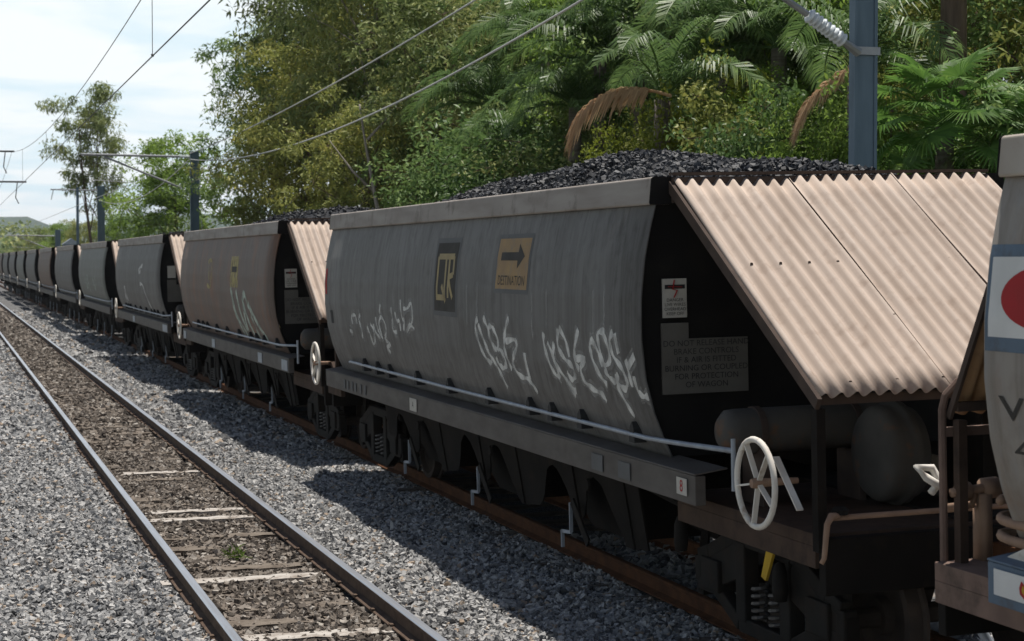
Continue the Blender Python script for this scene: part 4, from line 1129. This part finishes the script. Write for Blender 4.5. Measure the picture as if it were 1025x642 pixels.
def tree(name, meshes, loc, rz, sc_, label, cat='tree', group=None, leafm=None):
    t = empty(name, loc, (0, 0, rz)); t.scale = (sc_, sc_, sc_) if not isinstance(sc_, tuple) else sc_
    link_mesh('trunk', meshes[0], t)
    c = link_mesh('crown', meshes[1], t)
    if leafm is not None:
        c.material_slots[0].link = 'OBJECT'; c.material_slots[0].material = leafm
    tag(t, label, cat, group)
    return t

def bank_z(x, y): return -.5 + 1.6 * np.clip((x - 9.2) / 7, 0, 1) + .25 * np.sin(x * .7 + y * .3)
# wooded bank right of the line
bx_, by_ = np.linspace(9.3, 70, 30), np.linspace(-5, 220, 70)
X2, Y2 = np.meshgrid(bx_, by_, indexing='ij')
V = np.stack([X2, Y2, bank_z(X2, Y2)], -1).reshape(-1, 3)
ii, jj = np.meshgrid(np.arange(29), np.arange(69), indexing='ij'); a = (ii * 70 + jj).ravel()
tag(link_mesh('bank', np_mesh('bank', V, np.stack([a, a + 70, a + 71, a + 1], 1), M['bank'], True)), kind='structure')

GUM = [crown_tree(11, 14, 3.6, .30, 20, 10, 90, .26, .075, .55, .24, LEAF['gum_leaf'], M['bark_pale'], .75),
       crown_tree(12, 12, 3.3, .22, 20, 10, 90, .26, .08, .45, .20, LEAF['olive_leaf'], M['bark_brown'], .75),
       crown_tree(13, 15, 3.2, .35, 18, 10, 90, .28, .07, .7, .22, LEAF['gum_leaf'], M['bark_pale'], .8, .05),
       crown_tree(14, 9, 2.8, .12, 20, 10, 90, .22, .09, .3, .16, LEAF['dark_leaf'], M['bark_brown'], .65)]
LONE = crown_tree(21, 16.5, 2.5, .47, 22, 7, 60, .38, .10, .7, .17, LEAF['gum_leaf'], M['bark_brown'], .72, 0, .2, 2)
BROAD = crown_tree(15, 9, 2.8, .12, 22, 11, 150, .135, .06, .3, .16, LEAF['dark_leaf'], M['bark_brown'], .62)
GUM.append(BROAD)
BUSH = [crown_tree(31, 3.2, 1.7, .08, 14, 9, 90, .12, .055, .2, .06, LEAF['dark_leaf'], M['bark_brown'], .45),
        crown_tree(32, 2.9, 1.5, .08, 13, 8, 80, .10, .06, .1, .05, LEAF['lime_leaf'], M['bark_brown'], .38)]

# gum trees and wattles of the wood: (name, mesh, u, X, height scale, leaf, label)
WOOD = [
 ('gum_tree', 0, 275, 11.6, .80, 'dark_leaf', 'dark crowned gum tree at the left end of the wood, against the sky'),
 ('gum_tree', 2, 345, 13.6, 1.22, 'gum_leaf', 'tallest gum tree near the left end of the wood, leaving the top of the photo'),
 ('wattle_tree', 1, 285, 11.1, .60, 'olive_leaf', 'yellowish olive tree low at the left end of the wood behind the slender mast'),
 ('wattle_tree', 1, 322, 11.6, .84, 'olive_leaf', 'olive wattle tree right of the slender mast, above the brown wagon'),
 ('gum_tree', 0, 350, 13.6, 1.12, 'gum_leaf', 'leafy gum tree above the gap between brown and grey wagons'),
 ('gum_tree', 2, 385, 12.6, .95, 'gum_leaf', 'gum tree with a pale bare trunk above the far end of the grey wagon'),
 ('wattle_tree', 1, 372, 11.0, .60, 'olive_leaf', 'low olive tree just above the far end of the grey wagon'),
 ('gum_tree', 0, 420, 14.0, 1.0, 'olive_leaf', 'olive gum tree left of the palms, high in the wood'),
 ('wattle_tree', 1, 455, 12.6, .80, 'gum_leaf', 'grey-green tree between the gum trees and the palms'),
 ('broadleaf_tree', 4, 528, 12.9, .60, 'olive_leaf', 'yellow-green leafy tree between the left palms'),
 ('broadleaf_tree', 4, 610, 13.0, .66, 'gum_leaf', 'grey-green leafy tree between the middle palms'),
 ('broadleaf_tree', 4, 700, 12.4, .56, 'olive_leaf', 'yellow-green leafy tree above the right half of the coal'),
 ('broadleaf_tree', 4, 800, 12.2, .55, 'bright_leaf', 'leafy tree left of the broad mast behind the insulator'),
 ('broadleaf_tree', 4, 480, 15.0, 1.2, 'dark_leaf', 'dark broadleaf tree behind the left palms'),
 ('broadleaf_tree', 4, 560, 15.5, 1.15, 'dark_leaf', 'dark broadleaf tree behind the middle palms at the top'),
 ('broadleaf_tree', 4, 650, 14.6, .98, 'bright_leaf', 'green broadleaf tree behind the brown dead frond'),
 ('broadleaf_tree', 4, 745, 14.0, .88, 'dark_leaf', 'dark broadleaf tree left of the broad mast'),
 ('broadleaf_tree', 4, 830, 14.0, .85, 'dark_leaf', 'dark broadleaf tree directly behind the broad mast'),
 ('broadleaf_tree', 4, 905, 14.5, .78, 'bright_leaf', 'fresh green tree right of the broad mast'),
 ('broadleaf_tree', 1, 985, 13.0, .52, 'olive_leaf', 'yellow-green feathery tree at the top right corner'),
 ('broadleaf_tree', 4, 1060, 13.5, .7, 'dark_leaf', 'dark tree at the right edge behind the fan palm'),
]
for k, (nm, mi, u, X, s_, lf, lab) in enumerate(WOOD):
    y = y_at(u, X)
    tree(nm, GUM[mi], (X, y, float(bank_z(X, y)) - .1), k * 1.7, s_, lab, 'tree', 'trees of the wood behind the train', LEAF[lf])

# wood behind: a mass of leaves that nobody could count
rr = np.random.default_rng(99)
n = 900
X = rr.uniform(15.5, 30, n); Y = rr.uniform(12, 84, n)
ztop = np.interp(Y, [12, 30, 55, 84], [7.5, 9.5, 13, 12])
cent = np.stack([X, Y, bank_z(X, Y) + rr.uniform(.3, 1, n) * ztop], 1)
v, f = leaves(cent, rr.uniform(.9, 1.7, n), 95, .27, .11, .4, rr)
tag(link_mesh('woodland', np_mesh('woodland', v, f, LEAF['dark_leaf'])), 'dense dark foliage of the wood behind the front trees', 'woodland', kind='stuff')
# undergrowth on the bank
n = 620
X = rr.uniform(9.8, 15.5, n); Y = rr.uniform(12, 88, n)
cent = np.stack([X, Y, bank_z(X, Y) + rr.uniform(.1, 1, n) * np.interp(Y, [12, 88], [2.6, 4.2])], 1)
v, f = leaves(cent, rr.uniform(.5, 1.0, n), 110, .16, .065, .35, rr)
tag(link_mesh('undergrowth', np_mesh('undergrowth', v, f, LEAF['gum_leaf'])), 'tangled green undergrowth on the bank along the train', 'undergrowth', kind='stuff')

# palms -------------------------------------------------------------
def frond(seed, length, a0, bend, ll, n=44, wd=.035, droop=.9, side=.75, along=False):
    rr = random.Random(seed)
    b = MB(); ra = MB()
    pts, tang = [], []
    p = Vector((0, 0, 0)); N = 16
    for i in range(N + 1):
        k = i / N; ang = a0 - bend * k ** 1.3
        d = Vector((math.cos(ang), 0, math.sin(ang)))
        pts.append(p.copy()); tang.append(d); p = p + d * (length / N)
    ra.tube(pts, [.03 * (1 - .85 * i / N) + .004 for i in range(N + 1)], 5, cap=False)
    v, f = [], []
    for i in range(n):
        k = .12 + .88 * (i + rr.random() * .5) / n
        j = min(int(k * N), N - 1); q = pts[j].lerp(pts[j + 1], k * N - j); d = tang[j]
        l_ = ll * (math.sin(math.pi * min(1, .18 + .80 * k)) ** .6) * rr.uniform(.85, 1.1)
        for sgn in (-1, 1):
            up = Vector((-d.z, 0, d.x))
            o = (Vector((0, sgn, 0)) * side + d * .55 + up * rr.uniform(.1, .5)).normalized()
            dr = droop * rr.uniform(.7, 1.2)
            p1 = q + o * l_ * .5 - Vector((0, 0, l_ * .12 * dr)); p2 = q + o * l_ * .85 - Vector((0, 0, l_ * .55 * dr))
            w_ = d.cross(o).normalized().cross(o).normalized() * wd * .5
            if along: w_ = d * wd * .5
            base = len(v)
            v += [q + w_ * .5, q - w_ * .5, p1 + w_, p1 - w_, p2 + w_ * .12, p2 - w_ * .12]
            f += [(base, base + 1, base + 3, base + 2), (base + 2, base + 3, base + 5, base + 4)]
    return ra, v, f
def frond_mesh(*a_, leafm='palm_leaf', **k_):
    ra, v, f = frond(*a_, **k_)
    ra.add(v, f)
    return ra.mesh('frond', LEAF[leafm])
FR = [frond_mesh(41, 2.9, 1.15, 2.1, .85, n=56), frond_mesh(42, 3.0, .75, 1.9, .9, n=56), frond_mesh(43, 2.7, .25, 1.5, .85, n=56), frond_mesh(44, 2.4, 1.45, 1.2, .6)]
FR_DEAD2 = frond_mesh(46, 2.4, -.35, 1.1, .5, n=130, droop=1.6, side=.3, wd=.05, along=True, leafm='dead_leaf')
FR_DEAD = frond_mesh(45, 2.6, .30, 1.95, .55, n=150, droop=2.0, side=.25, wd=.05, along=True, leafm='dead_leaf')

def palm(x, y, h, seed, label, nf=17, sc_=1.0, dead=None, name='feather_palm', lean=(0, 0)):
    zb = float(bank_z(x, y))
    t = empty(name, (x, y, zb)); tag(t, label, 'palm', 'palms of the wood')
    hb = h - zb
    pts = [(lean[0] * k * k, lean[1] * k * k, hb * k - (.2 if k == 0 else 0)) for k in np.linspace(0, 1, 8)]
    MB().tube(pts, [.17 - .05 * k for k in np.linspace(0, 1, 8)], 9).build('trunk', M['bark_palm'], t, smooth=True)
    rnd = random.Random(seed)
    for i in range(nf):
        lvl = i / nf
        if dead and lvl > .3 and abs((i * 2.4 - dead[0][0] + math.pi) % (2 * math.pi) - math.pi) < .95: continue
        me = FR[3] if lvl < .15 else FR[0] if lvl < .5 else FR[1] if lvl < .8 else FR[2]
        o = link_mesh('frond', me, t, (lean[0], lean[1], hb), (rnd.uniform(-.15, .15), rnd.uniform(-.1, .15), i * 2.4 + rnd.uniform(-.3, .3)))
        s_ = sc_ * rnd.uniform(.85, 1.1); o.scale = (s_, s_, s_)
    for a_, s_ in (dead or []):
        o = link_mesh('dead_frond', FR_DEAD if s_ > .7 else FR_DEAD2, t, (lean[0] - .1, lean[1] - .6, hb), (0, 0, a_)); o.scale = (s_, s_, s_)
        o['label'] = 'dry brown drooping frond'
    return t
PALMS = [(430, 12.6, 5.1, 17, 0.82, None, 'small feather palm above the far half of the grey wagon'),
         (492, 12.2, 6.3, 18, 0.82, None, 'feather palm left of the middle, under the lower feeder wire'),
         (545, 13.2, 7.7, 18, 0.86, None, 'tall feather palm near the middle with its crown under the top edge'),
         (600, 12.0, 6.5, 20, 0.86, None, 'feather palm above the brown hanging frond, left of centre'),
         (662, 10.2, 5.1, 15, 0.66, [(R(165), .74)], 'feather palm with a big dry brown frond hanging over the coal'),
         (725, 12.2, 6.2, 20, 0.82, None, 'feather palm with drooping fronds left of the broad mast'),
         (856, 10.9, 5.15, 16, 0.70, [(R(172), .62)], 'feather palm behind the broad mast with a dry frond hanging at its left'),
         (778, 12.4, 6.0, 18, 0.74, None, 'feather palm between the coal heap and the broad mast'),
         (575, 11.4, 5.6, 18, 0.66, None, 'small feather palm left of the dry brown frond'),
         (520, 11.5, 5.2, 18, 0.66, None, 'low feather palm under the feeder wire, left of the coal'),
         (640, 12.6, 7.2, 20, 0.74, None, 'feather palm high above the dry brown frond'),
         (745, 13.0, 7.1, 18, 0.74, None, 'feather palm at the top edge left of the broad mast'),
         (465, 13.4, 7.6, 16, 0.78, None, 'feather palm crown high between gum trees and the middle'),
         (690, 14.5, 8.0, 18, 0.90, None, 'tall palm whose crown meets the top edge right of centre'),
         (170, 12.5, 5.6, 16, 0.94, None, 'pale green feather palm at the left end of the wood behind the fourth wagon'),
         (140, 13.5, 5.0, 16, 0.98, None, 'bushy feather palm beneath the lone gum tree')]
for k, (u, X, h, nf, s_, dead, lab) in enumerate(PALMS):
    palm(X, y_at(u, X), h, 50 + k, lab, nf, s_, dead)

def fan_leaf(seed, r, n=34):
    rnd = random.Random(seed); v, f = [], []; b = MB()
    b.tube([(0, 0, 0), (.35, 0, .32), (.75, 0, .55), (1.05, 0, .62)], [.022, .018, .014, .012], 5)
    c = Vector((1.05, 0, .62))
    for i in range(n):
        a_ = -2.2 + 4.4 * i / (n - 1)
        d = Vector((math.cos(a_), math.sin(a_), .18 * math.cos(a_ * .7))).normalized()
        s_ = Vector((-math.sin(a_), math.cos(a_), 0))
        l_ = r * rnd.uniform(.9, 1.08); dr = rnd.uniform(.12, .32)
        p1 = c + d * l_ * .55; p2 = c + d * l_ - Vector((0, 0, dr * l_))
        w_ = s_ * (r * .55 * 4.4 / n * .5)
        base = len(v); up = Vector((0, 0, .015))
        v += [c + w_ * .1, c - w_ * .1, p1 + w_ + up, p1 - w_ - up, p2 + w_ * .1, p2 - w_ * .1]
        f += [(base, base + 1, base + 3, base + 2), (base + 2, base + 3, base + 5, base + 4)]
    b.add(v, f)
    return b.mesh('fan_leaf', LEAF['fan_leaf'])
FANL = [fan_leaf(61, .85), fan_leaf(62, .75)]
def fan_palm(u, X, h, label, sc_=1.0, n=20, seed=1):
    y = y_at(u, X); zb = float(bank_z(X, y)); hb = h - zb
    t = empty('fan_palm', (X, y, zb)); tag(t, label, 'palm', 'fan palms by the right edge')
    MB().tube([(0, 0, -.1), (.02, 0, hb * .5), (0, .03, hb)], [.14, .12, .10], 8).build('trunk', M['bark_palm'], t, smooth=True)
    rnd = random.Random(seed)
    for i in range(n):
        el = R(65) - R(105) * (i / n)
        o = link_mesh('fan_leaf', FANL[i % 2], t, (0, 0, hb), (rnd.uniform(-.25, .25), -el + R(25), i * 2.4))
        s_ = sc_ * rnd.uniform(.85, 1.1); o.scale = (s_, s_, s_)
fan_palm(945, 10.3, 4.15, 'bright green fan palm at the right behind the corrugated cover', .55, 26, 3)
fan_palm(990, 10.9, 3.85, 'second fan palm, half hidden beside the tan wagon rim', .5, 18, 5)

# dark brown trunk at the right, pale dead boughs in the gum wood
def bare_trunk(u, X, h, r, label, lean=(0, 0), m='bark_brown', boughs=2):
    y = y_at(u, X); zb = float(bank_z(X, y))
    t = empty('bare_trunk', (X, y, zb)); tag(t, label, 'tree trunk')
    pts = [(lean[0] * k + .05 * math.sin(5 * k), lean[1] * k + .04 * math.cos(6 * k), h * k - .1) for k in np.linspace(0, 1, 10)]
    MB().tube(pts, [r * (1 - .75 * k) for k in np.linspace(0, 1, 10)], 9).build('trunk', M[m], t, smooth=True)
    for i in range(boughs):
        k = .45 + .4 * i / max(1, boughs - 1) if boughs > 1 else .6
        sg = -1 if i % 2 else 1
        p = Vector((lean[0] * k, lean[1] * k, h * k))
        MB().tube([p, p + Vector((sg * .5, .2, .5)), p + Vector((sg * 1.1, .3, 1.3))], [r * .4, r * .3, r * .12], 6).build('bough', M[m], t, smooth=True)
    return t
bare_trunk(944, 11.6, 12.5, .24, 'stout dark brown trunk at the top right above the fan palm', (.1, 0))
bare_trunk(400, 10.9, 6.6, .09, 'thin pale leaning trunk in the gum wood left of centre', (-.9, .3), 'bark_pale', 3)
bare_trunk(352, 10.7, 5.6, .06, 'thin pale dead sapling above the far end of the grey wagon', (.5, .2), 'bark_pale', 3)

def bush(u, X, zoff, s_, mi, label, leafm=None, name='shrub', group='shrubs behind the train'):
    y = y_at(u, X)
    tree(name, BUSH[mi], (X, y, zoff), u * .37, s_, label, 'shrub', group, leafm)
bush(640, 11.0, 2.0, (.62, .62, .92), 1, 'lime green shrub just above the coal under the dry frond')
bush(700, 10.9, 2.1, (.75, .75, 1.05), 1, 'largest yellow-green shrub above the middle of the coal heap')
bush(745, 10.9, 2.0, (.75, .75, .98), 1, 'olive-yellow shrub above the right half of the coal', LEAF['olive_leaf'])
bush(785, 10.8, 1.5, (.7, .7, 1.0), 0, 'dark shrub above the right end of the coal', LEAF['palm_leaf'])
bush(822, 10.8, 1.5, (.6, .6, .95), 0, 'shrub immediately left of the broad mast', LEAF['bright_leaf'])
bush(893, 11.0, 1.5, (.6, .6, .95), 0, 'bright shrub immediately right of the broad mast', LEAF['bright_leaf'])
bush(1030, 11.4, 1.6, .8, 0, 'dark shrub above the rim of the tan wagon')
bush(470, 10.8, 1.2, 1.2, 0, 'dark shrub above the far half of the grey wagon')
bush(520, 10.8, 1.2, 1.2, 0, 'dark shrub at the left foot of the coal heap', LEAF['palm_leaf'])
bush(560, 11.4, 1.2, 1.1, 0, 'green shrub below the tip of the dry frond', LEAF['gum_leaf'])
# dry grass above the coal
n = 260
yg = y_at(722, 10.4); cent = np.stack([10.4 + rr.uniform(-.4, .4, n), yg + rr.uniform(-.8, .8, n), 3.45 + rr.uniform(0, .25, n)], 1)
v, f = leaves(cent, np.full(n, .12), 3, .5, .016, -.1, rr)
dg_ = link_mesh('dry_grass', np_mesh('dry_grass', v, f, LEAF['straw'])); tag(dg_, 'straw coloured dry grass tuft on the bank above the coal', 'grass', kind='stuff')
tag(MB().prism([(10.0, -.4), (10.8, -.4), (10.7, 3.35), (10.15, 3.4)], 'y', yg - 1.0, yg + 1.0).build('earth_mound', M['bank']), kind='structure')

# far left: lone gum, trees down the line, hills
XL = 11.6
tree('gum_tree', LONE, (XL, y_at(116, XL)+12, -.5), .6, (.95, .95, .98), 'lone slender gum tree standing against the sky at the left', 'tree')
FARL = [('broadleaf_tree', 3, 178, 13.0, 1.12, 'bright_leaf', 'bright green tree between the lone gum and the wood'),
        ('broadleaf_tree', 3, 118, 13.5, .75, 'bright_leaf', 'green tree under the lone gum, right of the thick mast'),
        ('broadleaf_tree', 3, 84, 15.5, .85, 'olive_leaf', 'yellowish tree beside the thin pole'),
        ('broadleaf_tree', 3, 62, 17, .95, 'bright_leaf', 'light green tree left of the thin pole'),
        ('broadleaf_tree', 3, 44, 18, 1.0, 'gum_leaf', 'grey-green tree far down the line'),
        ('broadleaf_tree', 3, 26, 19, 1.0, 'olive_leaf', 'brownish olive tree far down the line'),
        ('broadleaf_tree', 3, 8, 19, 1.1, 'bright_leaf', 'light green tree at the left edge far down the line'),
        ('broadleaf_tree', 3, -15, 16, 1.1, 'gum_leaf', 'tree just beyond the left edge far down the line')]
for k, (nm, mi, u, X, s_, lf, lab) in enumerate(FARL):
    tree(nm, GUM[mi], (X, y_at(u, X), -.6), k * 2.1, s_, lab, 'tree', 'trees far down the line', LEAF[lf])
# distant belt of trees and hills
rr = np.random.default_rng(5)
n = 700
X = rr.uniform(-160, 60, n); Y = rr.uniform(420, 640, n)
cent = np.stack([X, Y, rr.uniform(0, 1, n) ** 1.3 * (9 + 4 * np.sin(X * .11))], 1)
v, f = leaves(cent, rr.uniform(2.5, 4.5, n), 40, 1.3, .8, .2, rr)
tag(link_mesh('distant_trees', np_mesh('distant_trees', v, f, LEAF['gum_leaf'])), 'belt of distant trees beyond the end of the train', 'trees', kind='stuff')
hv, hf = [], []
nh = 80
for i in range(nh + 1):
    x = -2000 + 2800 * i / nh
    h = 62 + 14 * math.sin(x * .0061) + 13 * math.sin(x * .0163 + 1) + 5 * math.sin(x * .061)
    hv += [(x, 2600, -5), (x, 2900, h * .75), (x, 3150, h), (x, 3700, -5)]
for i in range(nh):
    for j in range(3): a_ = i * 4 + j; hf.append((a_, a_ + 4, a_ + 5, a_ + 1))
hb_ = MB(); hb_.add(hv, hf); tag(hb_.build('hills', M['hill'], smooth=True), kind='structure')
# small house roof far off by the thin pole
hx, hy = 13.4, y_at(71, 13.4)
ho = empty('trackside_hut', (hx, hy, -.6)); ho.scale = (.3, .3, .97); tag(ho, 'tiny pale blue trackside hut showing above the far wagons by the thin pole', 'hut')
MB().box(-3, 3, -3, 3, 0, 5.2).build('wall', M['sill_blue'], ho)
MB().prism([(-3.4, 5.2), (3.4, 5.2), (0, 5.9)], 'y', -3.4, 3.4).build('roof', M['pipe'], ho)
for wx in (-1.5, 1.4): MB().box(wx - .5, wx + .5, -3.03, -2.99, 3.2, 4.5).build('window', M['black'], ho)

# small things on the ballast
lv, lf_ = leaves(np.array([(2.66, 17.35, -.15)]), np.array([.09]), 40, .12, .02, -.9, rr)
tag(link_mesh('weed', np_mesh('weed', lv, lf_, LEAF['grass_blade'])), 'small bright green weed growing between the rails', 'weed')
tag(MB().add([(4.58, 18.9, -.21), (4.62, 18.91, -.205), (4.62, 18.95, -.13), (4.59, 18.94, -.12), (4.583, 18.905, -.21), (4.623, 18.915, -.205), (4.623, 18.955, -.13), (4.593, 18.945, -.12)], [(0,1,2,3),(7,6,5,4),(0,4,5,1),(1,5,6,2),(2,6,7,3),(3,7,4,0)]).build('litter', M['panel_white']), 'scrap of pale blue-white litter on the shaded ballast', 'litter')

# thin summer haze: one closed box of even air round the whole place
hz_m = bpy.data.materials.new('haze'); hz_m.use_nodes = True
hn, hl = hz_m.node_tree.nodes, hz_m.node_tree.links
hn.clear()
ho_ = hn.new('ShaderNodeOutputMaterial'); pv = hn.new('ShaderNodeVolumePrincipled')
pv.inputs['Color'].default_value = (.82, .90, 1.0, 1); pv.inputs['Density'].default_value = .0001; pv.inputs['Anisotropy'].default_value = .3
hl.new(pv.outputs[0], ho_.inputs['Volume'])
tag(MB().box(-3300, 3300, -1700, 4700, -6.5, 110).build('haze', hz_m), 'thin blue summer haze over the whole place', 'haze', kind='stuff')
